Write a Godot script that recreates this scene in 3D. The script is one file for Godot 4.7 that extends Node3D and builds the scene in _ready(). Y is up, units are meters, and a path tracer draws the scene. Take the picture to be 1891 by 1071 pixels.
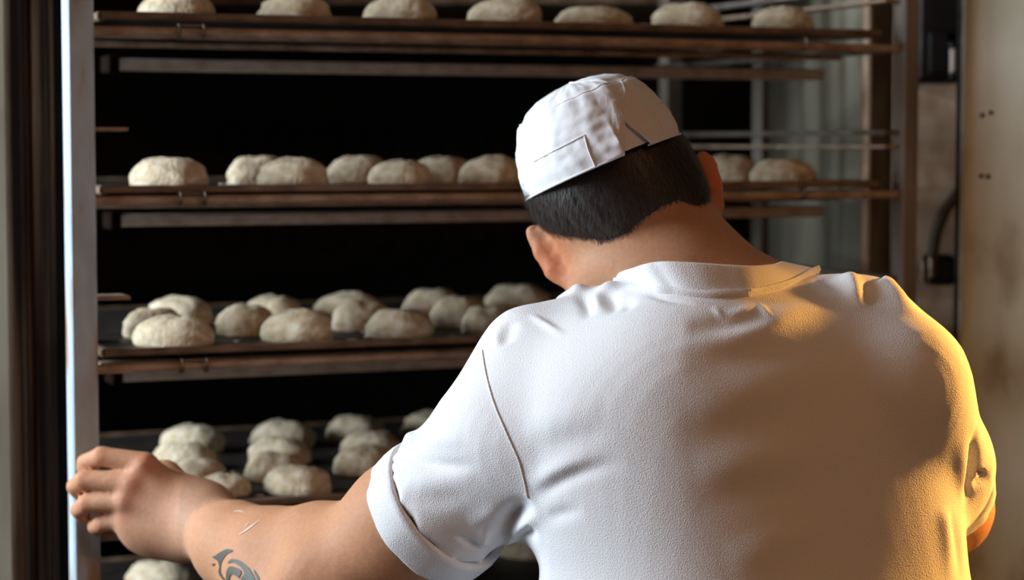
extends Node3D
# A baker in white, seen from behind, loads a rack of floured dough into an oven.
const F := 4000.0                       # focal length in pixels of a 1891 x 1071 frame
const EYE := Vector3(0, 1.45, 0)
var view := Basis()
var used := {}
var M := {}

func _ready() -> void:
	# --- camera -------------------------------------------------------------
	view = Basis(Vector3.RIGHT, -atan(265.0 / F))
	var cam := Camera3D.new()
	cam.name = "camera"
	cam.position = EYE
	cam.basis = view
	var lens := CameraAttributesPhysical.new()
	lens.frustum_focal_length = 89.63
	lens.frustum_focus_distance = 1.84
	lens.exposure_aperture = 5.6
	lens.frustum_near = 0.05
	lens.frustum_far = 50.0
	cam.attributes = lens
	add_child(cam)
	cam.fov = rad_to_deg(2.0 * atan(535.5 / F))
	cam.near = 0.05
	cam.current = true
	# --- sky and exposure ---------------------------------------------------
	var env := Environment.new()
	env.background_mode = Environment.BG_SKY
	var sky := Sky.new()
	var sm := ProceduralSkyMaterial.new()
	sm.sky_top_color = Color(0.55, 0.66, 0.82)
	sm.sky_horizon_color = Color(0.78, 0.83, 0.9)
	sm.ground_bottom_color = Color(0.3, 0.29, 0.27)
	sm.ground_horizon_color = Color(0.6, 0.6, 0.58)
	sky.sky_material = sm
	env.sky = sky
	env.tonemap_mode = Environment.TONE_MAPPER_LINEAR
	env.tonemap_exposure = 1.0
	env.sdfgi_enabled = true
	env.ssao_enabled = true
	env.ssil_enabled = true
	var we := WorldEnvironment.new()
	we.name = "world_environment"
	we.environment = env
	add_child(we)
	# --- large lights -------------------------------------------------------
	window_light(Vector3(-2.14, 1.95, -1.98), Vector2(0.95, 1.3), 10.5)  # daylight of an unseen window, placed to light the baker's left side
	build_materials()
	build_room()
	build_oven()
	build_rack()
	build_trays()
	build_person()

func window_light(at: Vector3, size: Vector2, energy: float) -> void:
	var l := AreaLight3D.new()
	l.name = "unseen_window_daylight"
	l.area_size = size
	l.light_energy = energy
	l.light_color = Color(0.91, 0.96, 1.0)
	l.shadow_enabled = true
	l.area_range = 12.0
	l.area_attenuation = 2.0
	add_child(l)
	l.look_at_from_position(at, at + Vector3(1, 0, 0))

# ---------------------------------------------------------------------------
# helpers: naming and tagging
func numbered(called: String) -> String:
	var n: int = used.get(called, 0)
	used[called] = n + 1
	return called if n == 0 else "%s_%03d" % [called, n]

func tag(o: Node, label := "", category := "", group := "", kind := "") -> Node:
	if label: o.set_meta("label", label)
	if category: o.set_meta("category", category)
	if group: o.set_meta("group", group)
	if kind: o.set_meta("kind", kind)
	return o

func thing(called: String, at: Vector3, label: String, category: String, group := "") -> Node3D:
	var o := Node3D.new()
	o.name = numbered(called)
	add_child(o)
	o.position = at
	tag(o, label, category, group)
	return o

func part(called: String, mesh: Mesh, mat: Material, parent: Node3D, at := Vector3.ZERO) -> MeshInstance3D:
	var o := MeshInstance3D.new()
	o.name = numbered(called) if parent == self else called
	o.mesh = mesh
	o.material_override = mat
	parent.add_child(o, true)
	o.position = at
	return o

func P(px: float, py: float, d: float) -> Vector3:      # the point at depth d on the sight line of a pixel
	return EYE + view * Vector3((px - 945.5) / F * d, -(py - 535.5) / F * d, -d)

# ---------------------------------------------------------------------------
# helpers: meshes. A quad mesh is [PackedVector3Array, PackedInt32Array of 4s]
func to_mesh(v: PackedVector3Array, q: PackedInt32Array, col := PackedColorArray()) -> ArrayMesh:
	var nor := normals(v, q)
	var idx := PackedInt32Array()
	idx.resize(q.size() / 4 * 6)
	var j := 0
	for i in range(0, q.size(), 4):
		idx[j] = q[i]; idx[j + 1] = q[i + 2]; idx[j + 2] = q[i + 1]
		idx[j + 3] = q[i]; idx[j + 4] = q[i + 3]; idx[j + 5] = q[i + 2]
		j += 6
	var a := []
	a.resize(Mesh.ARRAY_MAX)
	a[Mesh.ARRAY_VERTEX] = v
	a[Mesh.ARRAY_NORMAL] = nor
	a[Mesh.ARRAY_INDEX] = idx
	if col.size(): a[Mesh.ARRAY_COLOR] = col
	var m := ArrayMesh.new()
	m.add_surface_from_arrays(Mesh.PRIMITIVE_TRIANGLES, a)
	return m

func normals(v: PackedVector3Array, q: PackedInt32Array) -> PackedVector3Array:
	var nor := PackedVector3Array()
	nor.resize(v.size())
	for i in range(0, q.size(), 4):
		var n := (v[q[i + 2]] - v[q[i]]).cross(v[q[i + 3]] - v[q[i + 1]])
		nor[q[i]] += n; nor[q[i + 1]] += n; nor[q[i + 2]] += n; nor[q[i + 3]] += n
	for i in nor.size():
		nor[i] = nor[i].normalized()
	return nor

# one Catmull-Clark step
func smooth_once(v: PackedVector3Array, q: PackedInt32Array) -> Array:
	var n := v.size()
	var nf := q.size() / 4
	var out := PackedVector3Array()
	out.resize(n + nf)
	var fsum := PackedVector3Array(); fsum.resize(n)
	var esum := PackedVector3Array(); esum.resize(n)
	var fc := PackedInt32Array(); fc.resize(n)
	var ec := PackedInt32Array(); ec.resize(n)
	var edge := {}
	var ea := PackedInt32Array(); var eb := PackedInt32Array()
	var ef := PackedVector3Array(); var en := PackedInt32Array()
	var fe := PackedInt32Array(); fe.resize(q.size())
	for f in nf:
		var c := (v[q[f * 4]] + v[q[f * 4 + 1]] + v[q[f * 4 + 2]] + v[q[f * 4 + 3]]) * 0.25
		out[n + f] = c
		for k in 4:
			var a := q[f * 4 + k]; var b := q[f * 4 + (k + 1) % 4]
			fsum[a] += c; fc[a] += 1
			var key := a * n + b if a < b else b * n + a
			var e: int = edge.get(key, -1)
			if e < 0:
				e = ea.size()
				edge[key] = e
				ea.append(a); eb.append(b); ef.append(c); en.append(1)
			else:
				ef[e] += c; en[e] += 1
			fe[f * 4 + k] = e
	for e in ea.size():
		var m := v[ea[e]] + v[eb[e]]
		esum[ea[e]] += m * 0.5; esum[eb[e]] += m * 0.5
		ec[ea[e]] += 1; ec[eb[e]] += 1
		out.append(m * 0.5 if en[e] < 2 else (m + ef[e] * (2.0 / en[e])) * 0.25)
	for i in n:
		if fc[i] == 0 or fc[i] != ec[i]:
			out[i] = v[i]
		else:
			var k := float(fc[i])
			out[i] = (fsum[i] / k + esum[i] * 2.0 / k + v[i] * (k - 3.0)) / k
	var nq := PackedInt32Array()
	nq.resize(nf * 16)
	var j := 0
	for f in nf:
		for k in 4:
			nq[j] = q[f * 4 + k]; nq[j + 1] = n + nf + fe[f * 4 + k]; nq[j + 2] = n + f; nq[j + 3] = n + nf + fe[f * 4 + (k + 3) % 4]
			j += 4
	return [out, nq]

# A solid as a smooth union of tapered capsules, each of which may be wider or flatter along one axis
class Field:
	var A := PackedVector3Array(); var B := PackedVector3Array(); var W := PackedVector3Array()
	var L := PackedFloat32Array(); var RA := PackedFloat32Array(); var RB := PackedFloat32Array()
	var K := PackedFloat32Array(); var S := PackedFloat32Array(); var OP := PackedInt32Array()
	func add(a: Vector3, b: Vector3, ra: float, rb: float, k := 0.02, w := Vector3.ZERO, s := 1.0, op := 0) -> void:
		A.append(a); B.append(b - a); L.append(1.0 / maxf((b - a).length_squared(), 1e-9))
		RA.append(ra); RB.append(rb); K.append(k); W.append(w.normalized()); S.append(1.0 / s - 1.0); OP.append(op)
	func near(lo: Vector3, hi: Vector3) -> Field:          # only the pieces that can matter inside a box
		var f := Field.new()
		var box := AABB(lo, hi - lo)
		for i in A.size():
			var reach := maxf(RA[i], RB[i]) * maxf(1.0, 1.0 / (S[i] + 1.0)) + K[i] + 0.02
			if AABB(A[i], Vector3.ZERO).expand(A[i] + B[i]).grow(reach).intersects(box):
				f.add(A[i], A[i] + B[i], RA[i], RB[i], K[i], W[i], 1.0 / (S[i] + 1.0), OP[i])
		return f
	func d(p: Vector3) -> float:
		var r := 10.0
		for i in A.size():
			var q := p - A[i]
			var t := clampf(q.dot(B[i]) * L[i], 0.0, 1.0)
			q -= B[i] * t
			if S[i] != 0.0:
				q += W[i] * (q.dot(W[i]) * S[i])
			var e := q.length() - (RA[i] + (RB[i] - RA[i]) * t)
			var k := K[i]
			if OP[i] == 0:
				var h := maxf(k - absf(r - e), 0.0)
				r = minf(r, e) - h * h / k * 0.25
			else:
				e = -e
				var h := maxf(k - absf(r - e), 0.0)
				r = maxf(r, e) + h * h / k * 0.25
		return r

func nets(f: Callable, lo: Vector3, hi: Vector3, cell: float, loose := 1.6) -> Array:
	var bx := int(ceil((hi.x - lo.x) / cell / 4.0)); var by := int(ceil((hi.y - lo.y) / cell / 4.0)); var bz := int(ceil((hi.z - lo.z) / cell / 4.0))
	var nx := bx * 4 + 1; var ny := by * 4 + 1; var nz := bz * 4 + 1
	var val := PackedFloat32Array()
	val.resize(nx * ny * nz)
	val.fill(1e9)
	var vid := PackedInt32Array()
	vid.resize(nx * ny * nz)
	vid.fill(-1)
	var reach := cell * 3.4642 * loose
	var sy := nx; var sz := nx * ny
	var v := PackedVector3Array()
	var cells := PackedInt32Array()
	var active := []
	for k in bz: for j in by: for i in bx:
		if absf(f.call(lo + Vector3(i * 4 + 2, j * 4 + 2, k * 4 + 2) * cell)) < reach:
			active.append(Vector3i(i * 4, j * 4, k * 4))
			for c in range(k * 4, k * 4 + 5): for b in range(j * 4, j * 4 + 5): for a in range(i * 4, i * 4 + 5):
				var at := a + b * sy + c * sz
				if val[at] == 1e9:
					val[at] = f.call(lo + Vector3(a, b, c) * cell)
	for blk in active:
		for c in range(blk.z, blk.z + 4): for b in range(blk.y, blk.y + 4): for a in range(blk.x, blk.x + 4):
			var at: int = a + b * sy + c * sz
			var g := [val[at], val[at + 1], val[at + sy], val[at + sy + 1], val[at + sz], val[at + sz + 1], val[at + sz + sy], val[at + sz + sy + 1]]
			var neg := 0
			for e in 8:
				if g[e] < 0.0: neg += 1
			if neg == 0 or neg == 8: continue
			var sum := Vector3.ZERO
			var cnt := 0
			for e in 8:
				for ax in 3:
					var o := 1 << ax
					if e & o: continue
					var g0: float = g[e]; var g1: float = g[e | o]
					if (g0 < 0.0) == (g1 < 0.0): continue
					var pt := Vector3(e & 1, (e >> 1) & 1, (e >> 2) & 1)
					pt[ax] += g0 / (g0 - g1)
					sum += pt
					cnt += 1
			vid[at] = v.size()
			v.append(lo + (Vector3(a, b, c) + sum / cnt) * cell)
			cells.append(at)
	var q := PackedInt32Array()
	var st := [1, sy, sz]
	for at in cells:
		for ax in 3:
			var g0: float = val[at]; var g1: float = val[at + st[ax]]
			if (g0 < 0.0) == (g1 < 0.0): continue
			var u: int = st[(ax + 1) % 3]; var w: int = st[(ax + 2) % 3]
			if at - u - w < 0: continue
			var i0 := vid[at]; var i1 := vid[at - u]; var i2 := vid[at - u - w]; var i3 := vid[at - w]
			if i1 < 0 or i2 < 0 or i3 < 0: continue
			if g0 < 0.0: q.append_array([i0, i1, i2, i3])
			else: q.append_array([i0, i3, i2, i1])
	return [v, q]

func hit(f: Callable, px: float, py: float, near := 1.4, far := 2.4) -> Vector3:     # where the sight line of a pixel meets a solid
	var dir := P(px, py, 1.0) - EYE
	var t := near
	for i in 90:
		var d: float = f.call(EYE + dir * t)
		if d < 0.0002: break
		t += d * 0.7
		if t > far: break
	return EYE + dir * minf(t, far)

func grid(rows: Array, closed := false) -> Array:       # rows of points -> quad mesh
	var v := PackedVector3Array()
	var q := PackedInt32Array()
	var n: int = rows[0].size()
	for r in rows: v.append_array(PackedVector3Array(r))
	for j in rows.size() - 1:
		for i in (n if closed else n - 1):
			var k := (i + 1) % n
			q.append_array([j * n + i, j * n + k, (j + 1) * n + k, (j + 1) * n + i])
	return [v, q]

func join(list: Array) -> Array:
	var v := PackedVector3Array()
	var q := PackedInt32Array()
	for m in list:
		var o := v.size()
		v.append_array(m[0])
		for i in m[1]: q.append(i + o)
	return [v, q]

func tube(path: Array, radius: float, sides := 8, flat := 1.0, taper := false) -> Array:      # swept round bar with closed ends
	var rows := []
	var n := path.size()
	var up := Vector3.UP
	for i in n:
		var t: Vector3 = (path[mini(i + 1, n - 1)] - path[maxi(i - 1, 0)]).normalized()
		if absf(t.dot(up)) > 0.95: up = Vector3.RIGHT if absf(t.x) < 0.8 else Vector3.BACK
		var s := t.cross(up).normalized()
		up = s.cross(t).normalized()
		var r := radius
		if taper: r *= sqrt(maxf(0.02, sin(PI * (i + 0.5) / n)))
		var row := []
		for k in sides:
			var a := TAU * k / sides
			row.append(path[i] + s * (cos(a) * r) + up * (sin(a) * r * flat))
		if i == 0: rows.append(row.map(func(p): return path[0] + (p - path[0]) * 0.02))
		rows.append(row)
		if i == n - 1: rows.append(row.map(func(p): return path[n - 1] + (p - path[n - 1]) * 0.02))
	return grid(rows, true)

func spline(pts: Array, per := 6, closed := false) -> Array:
	var out := []
	var n := pts.size()
	for i in (n if closed else n - 1):
		var a = pts[(i - 1 + n) % n] if closed else pts[maxi(i - 1, 0)]
		var b = pts[i]
		var c = pts[(i + 1) % n]
		var d = pts[(i + 2) % n] if closed else pts[mini(i + 2, n - 1)]
		for k in per:
			out.append(b.cubic_interpolate(c, a, d, float(k) / per))
	if not closed: out.append(pts[n - 1])
	return out

# a box with chamfered edges: a centre, three half-axes, a chamfer
func slab(c: Vector3, x: Vector3, y: Vector3, z: Vector3, ch := 0.002) -> ArrayMesh:
	var st := SurfaceTool.new()
	st.begin(Mesh.PRIMITIVE_TRIANGLES)
	slab_to(st, c, x, y, z, ch)
	return st.commit()

func slab_to(st: SurfaceTool, c: Vector3, x: Vector3, y: Vector3, z: Vector3, ch := 0.002) -> void:
	var ax := [x, y, z]
	var le := [x.length(), y.length(), z.length()]
	ch = minf(ch, minf(le[0], minf(le[1], le[2])) * 0.45)
	# corner points: for each of 8 corners, 3 points, one on each face
	var pt := func(s: Array, face: int) -> Vector3:
		var p := c
		for k in 3:
			p += ax[k] * (s[k] * (1.0 if k == face else 1.0 - ch / le[k]))
		return p
	var tri := func(a: Vector3, b: Vector3, d: Vector3) -> void:
		var n := (b - a).cross(d - a)
		if n.length_squared() < 1e-16: return
		n = n.normalized()
		if n.dot((a + b + d) / 3.0 - c) < 0.0:
			n = -n
			var w := b
			b = d
			d = w
		st.set_normal(n); st.add_vertex(a)
		st.set_normal(n); st.add_vertex(d)
		st.set_normal(n); st.add_vertex(b)
	for f in 3:
		var g := (f + 1) % 3
		var h := (f + 2) % 3
		for s in [-1.0, 1.0]:
			var cs := []
			for e in [[-1.0, -1.0], [1.0, -1.0], [1.0, 1.0], [-1.0, 1.0]]:
				var sg := [0.0, 0.0, 0.0]
				sg[f] = s; sg[g] = e[0]; sg[h] = e[1]
				cs.append(pt.call(sg, f))
			tri.call(cs[0], cs[1], cs[2]); tri.call(cs[0], cs[2], cs[3])
			# chamfers along axis f, between faces g and h
			for s2 in [-1.0, 1.0]:
				var p0 := [0.0, 0.0, 0.0]
				p0[g] = s; p0[h] = s2; p0[f] = -1.0
				var p1 := p0.duplicate()
				p1[f] = 1.0
				var a: Vector3 = pt.call(p0, g); var b: Vector3 = pt.call(p1, g); var d: Vector3 = pt.call(p1, h); var e: Vector3 = pt.call(p0, h)
				tri.call(a, b, d); tri.call(a, d, e)
	for sx in [-1.0, 1.0]: for sy in [-1.0, 1.0]: for sz in [-1.0, 1.0]:
		var s := [sx, sy, sz]
		tri.call(pt.call(s, 0), pt.call(s, 1), pt.call(s, 2))

func span(lo: Vector3, hi: Vector3, ch := 0.002) -> ArrayMesh:
	var c := (lo + hi) / 2.0
	var h := (hi - lo) / 2.0
	return slab(c, Vector3(h.x, 0, 0), Vector3(0, h.y, 0), Vector3(0, 0, h.z), ch)

# ---------------------------------------------------------------------------
# materials
func noise_tex(freq: float, colors: Array, stops: Array, sd: int, octaves := 4, size := 256, kind := FastNoiseLite.TYPE_SIMPLEX_SMOOTH) -> NoiseTexture2D:
	var n := FastNoiseLite.new()
	n.noise_type = kind
	n.seed = sd
	n.frequency = freq
	n.fractal_octaves = octaves
	var t := NoiseTexture2D.new()
	t.width = size; t.height = size
	t.seamless = true
	t.noise = n
	if colors.size():
		var g := Gradient.new()
		g.offsets = PackedFloat32Array(stops)
		g.colors = PackedColorArray(colors)
		t.color_ramp = g
	return t

func surface(tex: Texture2D, scale: Vector3, rough: float, metal := 0.0, world := true) -> StandardMaterial3D:
	var m := StandardMaterial3D.new()
	if tex: m.albedo_texture = tex
	m.uv1_triplanar = true
	m.uv1_world_triplanar = world
	m.uv1_scale = scale
	m.roughness = rough
	m.metallic = metal
	return m

func bump(m: StandardMaterial3D, freq: float, cm: float, sd: int, octaves := 3) -> StandardMaterial3D:
	m.heightmap_enabled = true
	m.heightmap_texture = noise_tex(freq, [], [], sd, octaves)
	m.heightmap_scale = cm
	return m

func build_materials() -> void:
	M.steel = surface(noise_tex(0.012, [Color(0.6, 0.42, 0.27), Color(0.72, 0.79, 0.84), Color(0.8, 0.89, 0.96), Color(0.76, 0.83, 0.89), Color(0.66, 0.46, 0.3)], [0.08, 0.26, 0.5, 0.72, 0.92], 3), Vector3(5, 1.2, 5), 0.5, 0.15)
	M.steel_dark = surface(noise_tex(0.012, [Color(0.3, 0.22, 0.16), Color(0.5, 0.46, 0.42), Color(0.6, 0.58, 0.56)], [0.0, 0.5, 1.0], 5), Vector3(5, 1.2, 5), 0.4, 0.25)
	M.tray = surface(noise_tex(0.02, [Color(0.26, 0.2, 0.15), Color(0.46, 0.37, 0.29), Color(0.6, 0.51, 0.42)], [0.0, 0.5, 1.0], 7), Vector3(4, 4, 4), 0.5, 0.05)
	M.sheet = surface(noise_tex(0.02, [Color(0.07, 0.06, 0.05), Color(0.13, 0.105, 0.085), Color(0.2, 0.17, 0.14)], [0.0, 0.5, 1.0], 8), Vector3(4, 4, 4), 0.55, 0.2)
	M.rod = surface(noise_tex(0.02, [Color(0.44, 0.34, 0.27), Color(0.66, 0.56, 0.47), Color(0.78, 0.7, 0.62)], [0.0, 0.5, 1.0], 9), Vector3(6, 6, 6), 0.45, 0.1)
	M.bar = surface(noise_tex(0.02, [Color(0.7, 0.63, 0.56), Color(0.87, 0.82, 0.77), Color(0.94, 0.91, 0.88)], [0.0, 0.5, 1.0], 11), Vector3(6, 6, 6), 0.55, 0.05)
	M.clip = surface(null, Vector3.ONE, 0.35, 0.8)
	M.clip.albedo_color = Color(0.5, 0.44, 0.38)
	M.soot = surface(noise_tex(0.01, [Color(0.03, 0.026, 0.022), Color(0.09, 0.07, 0.055)], [0.0, 1.0], 13), Vector3(2, 2, 2), 0.75)
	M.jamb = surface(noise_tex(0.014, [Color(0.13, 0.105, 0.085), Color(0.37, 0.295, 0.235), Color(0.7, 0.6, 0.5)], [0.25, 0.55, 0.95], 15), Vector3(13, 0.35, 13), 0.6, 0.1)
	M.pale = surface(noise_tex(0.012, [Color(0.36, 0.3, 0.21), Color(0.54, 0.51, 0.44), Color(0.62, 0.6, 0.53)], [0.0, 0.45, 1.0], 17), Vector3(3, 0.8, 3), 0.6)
	M.door = surface(noise_tex(0.011, [Color(0.56, 0.49, 0.37), Color(0.79, 0.79, 0.7), Color(0.84, 0.85, 0.78), Color(0.89, 0.89, 0.84)], [0.0, 0.3, 0.65, 1.0], 19, 5), Vector3(3.2, 1.3, 3.2), 0.7)
	M.rust_and_warm_light = surface(noise_tex(0.012, [Color(0.56, 0.42, 0.3), Color(0.76, 0.64, 0.53), Color(0.84, 0.74, 0.64)], [0.0, 0.5, 1.0], 21, 5), Vector3(5, 2.5, 5), 0.7)  # real rust on the plate, warm light on the edge strip
	M.end_cap_dark = surface(null, Vector3.ONE, 0.9)  # dark tone of the added caps, keeps the bar ends from shining
	M.end_cap_dark.albedo_color = Color(0.1, 0.07, 0.055)
	M.end_cap_dark.metallic_specular = 0.1
	M.black = surface(null, Vector3.ONE, 0.6)
	M.black.albedo_color = Color(0.06, 0.055, 0.05)
	M.hose = surface(null, Vector3.ONE, 0.4, 0.5)
	M.hose.albedo_color = Color(0.4, 0.38, 0.33)
	M.plaster = surface(noise_tex(0.01, [Color(0.38, 0.3, 0.23), Color(0.44, 0.35, 0.27)], [0.0, 1.0], 23), Vector3(1, 1, 1), 0.9)
	M.tile = surface(noise_tex(0.02, [Color(0.2, 0.18, 0.16), Color(0.27, 0.24, 0.21)], [0.0, 1.0], 25), Vector3(1, 1, 1), 0.6)
	M.frame = surface(null, Vector3.ONE, 0.5)
	M.frame.albedo_color = Color(0.75, 0.75, 0.73)
	M.glass = StandardMaterial3D.new()
	M.glass.transparency = BaseMaterial3D.TRANSPARENCY_ALPHA
	M.glass.albedo_color = Color(1, 1, 1, 0.05)
	M.glass.roughness = 0.02
	M.dough = surface(noise_tex(0.03, [Color(0.6, 0.5, 0.37), Color(0.73, 0.65, 0.52), Color(0.82, 0.76, 0.65), Color(0.9, 0.87, 0.81)], [0.0, 0.3, 0.6, 1.0], 27, 5), Vector3(9, 9, 9), 0.9)
	bump(M.dough, 0.06, 0.12, 28)
	M.cotton = surface(noise_tex(0.2, [Color(0.87, 0.87, 0.88), Color(0.93, 0.93, 0.94)], [0.0, 1.0], 29, 2), Vector3(12, 12, 12), 0.95)
	bump(M.cotton, 0.25, 0.06, 30, 2)
	M.cap = surface(noise_tex(0.2, [Color(0.87, 0.87, 0.88), Color(0.92, 0.92, 0.93)], [0.0, 1.0], 31, 2), Vector3(10, 10, 10), 0.9)
	bump(M.cap, 0.02, 0.04, 32, 3)
	M.skin = surface(noise_tex(0.05, [Color(0.9, 0.88, 0.86), Color(1, 1, 1)], [0.0, 1.0], 33, 4), Vector3(14, 14, 14), 0.62)
	M.skin.metallic_specular = 0.35
	M.skin.vertex_color_use_as_albedo = true
	M.skin.subsurf_scatter_enabled = true
	M.skin.subsurf_scatter_strength = 0.15
	bump(M.skin, 0.2, 0.02, 34, 3)
	M.hair = surface(noise_tex(0.1, [Color(0.11, 0.09, 0.08), Color(0.22, 0.185, 0.165)], [0.0, 1.0], 35, 3), Vector3(20, 20, 20), 0.6)
	bump(M.hair, 0.2, 0.1, 36, 2)
	M.strand = StandardMaterial3D.new()
	M.strand.albedo_color = Color(0.24, 0.205, 0.185)
	M.strand.roughness = 0.45
	M.ink = surface(null, Vector3.ONE, 0.6)
	M.ink.albedo_color = Color(0.27, 0.265, 0.22)
	M.flour = surface(null, Vector3.ONE, 0.9)
	M.flour.albedo_color = Color(0.88, 0.83, 0.78)
	M.trouser = surface(noise_tex(0.1, [Color(0.7, 0.7, 0.7), Color(0.78, 0.78, 0.78)], [0.0, 1.0], 37, 2), Vector3(8, 8, 8), 0.95)
	M.shoe = surface(null, Vector3.ONE, 0.5)
	M.shoe.albedo_color = Color(0.12, 0.11, 0.1)
	M.lamp_glow = StandardMaterial3D.new()
	M.lamp_glow.albedo_color = Color(1, 0.85, 0.6)
	M.lamp_glow.emission_enabled = true
	M.lamp_glow.emission = Color(1, 0.72, 0.4)
	M.lamp_glow.emission_energy_multiplier = 1.5
# ---------------------------------------------------------------------------
# the room
func wall(called: String, lo: Vector3, hi: Vector3, mat: Material) -> void:
	tag(part(called, span(lo, hi, 0.001), mat, self), "", "", "", "structure")

func build_room() -> void:
	wall("floor", Vector3(-2.4, -0.15, -4.7), Vector3(2.6, 0, 2.3), M.tile)
	wall("ceiling", Vector3(-2.4, 2.9, -4.7), Vector3(2.6, 3.05, 2.3), M.plaster)
	wall("wall_back", Vector3(-2.4, 0, 2.1), Vector3(2.6, 2.9, 2.3), M.plaster)
	wall("wall_right", Vector3(2.4, 0, -4.5), Vector3(2.6, 2.9, 2.1), M.plaster)
	wall("wall_front", Vector3(-2.4, 0, -4.7), Vector3(2.6, 2.9, -4.5), M.plaster)
	# left wall with the opening of an unseen window, placed for the daylight
	var z0 := -2.48; var z1 := -1.48; var y0 := 1.25; var y1 := 2.65
	var st := SurfaceTool.new()
	st.begin(Mesh.PRIMITIVE_TRIANGLES)
	var fill := func(a: Vector3, b: Vector3) -> void:
		var h := (b - a) / 2.0
		slab_to(st, (a + b) / 2.0, Vector3(h.x, 0, 0), Vector3(0, h.y, 0), Vector3(0, 0, h.z), 0.001)
	fill.call(Vector3(-2.4, 0, -4.5), Vector3(-2.2, 2.9, z0))
	fill.call(Vector3(-2.4, 0, z1), Vector3(-2.2, 2.9, 2.1))
	fill.call(Vector3(-2.4, 0, z0), Vector3(-2.2, y0, z1))
	fill.call(Vector3(-2.4, y1, z0), Vector3(-2.2, 2.9, z1))
	tag(part("wall_left", st.commit(), M.plaster, self), "", "", "", "structure")
	var w := Node3D.new()
	w.name = "unseen_window_1"
	add_child(w)
	w.position = Vector3(-2.3, y0, (z0 + z1) / 2)
	tag(w, "", "", "", "structure")
	for b in [[y0, y0 + 0.05, z0, z1], [y1 - 0.05, y1, z0, z1], [y0, y1, z0, z0 + 0.05], [y0, y1, z1 - 0.05, z1], [y0, y1, -2.005, -1.955]]:
		part("window_frame", span(Vector3(-2.34, b[0], b[2]), Vector3(-2.27, b[1], b[3]), 0.004), M.frame, w, -w.position)
	for z in [[z0 + 0.05, -2.005], [-1.955, z1 - 0.05]]:
		part("pane", span(Vector3(-2.31, y0 + 0.05, z[0]), Vector3(-2.305, y1 - 0.05, z[1]), 0.0005), M.glass, w, -w.position)
	# warm lamp out of view on the right wall, placed to rake the baker's right side
	var at := Vector3(1.72, 1.68, -2.58)
	var lamp := thing("unseen_wall_lamp", Vector3(2.38, 1.8, -2.58), "unseen hooded wall lamp, out of view at the right, warming the right side of the baker", "lamp")
	var aim := (Vector3(0.42, 1.1, -1.72) - at).normalized()
	part("arm", to_mesh_of(tube([Vector3(2.39, 1.8, -2.58), Vector3(2.1, 1.84, -2.58), at - aim * 0.06], 0.012)), M.black, lamp, -lamp.position)
	part("mount", to_mesh_of(tube([Vector3(2.4, 1.8, -2.58), Vector3(2.37, 1.8, -2.58)], 0.05, 16)), M.black, lamp, -lamp.position)
	var side := aim.cross(Vector3.UP).normalized()
	var top := side.cross(aim)
	var rows := []
	for r in [[-0.07, 0.012], [-0.06, 0.03], [0.0, 0.055], [0.06, 0.075], [0.06, 0.072], [0.0, 0.052], [-0.055, 0.028], [-0.065, 0.005]]:
		var row := []
		for k in 24:
			row.append(at + aim * r[0] + (side * cos(TAU * k / 24) + top * sin(TAU * k / 24)) * r[1])
		rows.append(row)
	part("lamp_shade", to_mesh_of(grid(rows, true)), M.black, lamp, -lamp.position)
	var bulb := SphereMesh.new()
	bulb.radius = 0.025
	bulb.height = 0.05
	part("bulb", bulb, M.lamp_glow, lamp, at - lamp.position)
	var s := SpotLight3D.new()
	s.name = "unseen_wall_lamp_light"
	s.light_energy = 11.0
	s.light_color = Color(1.0, 0.70, 0.33)
	s.light_size = 0.04
	s.spot_angle = 13.0
	s.spot_angle_attenuation = 0.6
	s.spot_range = 8.0
	s.spot_attenuation = 2.0
	s.shadow_enabled = true
	add_child(s)
	s.look_at_from_position(at + aim * 0.07, at + aim)
	# dim ceiling lamp, unseen behind the camera, placed to warm the shaded back
	var c := thing("unseen_ceiling_lamp", Vector3(0.9, 2.9, 0.7), "unseen flat ceiling lamp behind the viewer, warming the shaded back", "lamp")
	part("housing", span(Vector3(0.3, 2.84, 0.4), Vector3(1.5, 2.9, 1.0), 0.01), M.frame, c, -c.position)
	part("diffuser", span(Vector3(0.34, 2.83, 0.44), Vector3(1.46, 2.84, 0.96), 0.003), M.lamp_glow, c, -c.position)
	var l := AreaLight3D.new()
	l.name = "unseen_ceiling_lamp_light"
	l.area_size = Vector2(1.1, 0.5)
	l.light_energy = 2.3
	l.light_color = Color(1.0, 0.72, 0.5)
	l.shadow_enabled = true
	l.area_range = 12.0
	add_child(l)
	l.look_at_from_position(Vector3(0.9, 2.82, 0.7), Vector3(0.9, 0, 0.7), Vector3.FORWARD)

func outward(m: Array) -> Array:         # faces of a closed mesh turned outwards
	var v: PackedVector3Array = m[0]
	var q: PackedInt32Array = m[1]
	var vol := 0.0
	var c := Vector3.ZERO
	for p in v: c += p
	c /= v.size()
	for i in range(0, q.size(), 4):
		var n := (v[q[i + 2]] - v[q[i]]).cross(v[q[i + 3]] - v[q[i + 1]])
		vol += n.dot((v[q[i]] + v[q[i + 2]]) * 0.5 - c)
	if vol < 0.0:
		for i in range(0, q.size(), 4):
			var w := q[i + 1]
			q[i + 1] = q[i + 3]
			q[i + 3] = w
	return [v, q]

func to_mesh_of(m: Array) -> ArrayMesh:
	var o := outward(m)
	return to_mesh(o[0], o[1])

# a box in the camera's upright frame given by the pixels of its front face, its depth and its thickness
func upright(called: String, x0: float, x1: float, y0: float, y1: float, d: float, thick: float, mat: Material, parent: Node3D, ch := 0.003) -> MeshInstance3D:
	var a := P(x0, y1, d)
	var b := P(x1, y0, d)
	var z := -d
	return part(called, span(Vector3(a.x, a.y, z - thick), Vector3(b.x, b.y, z), ch), mat, parent, -parent.position)

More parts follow.
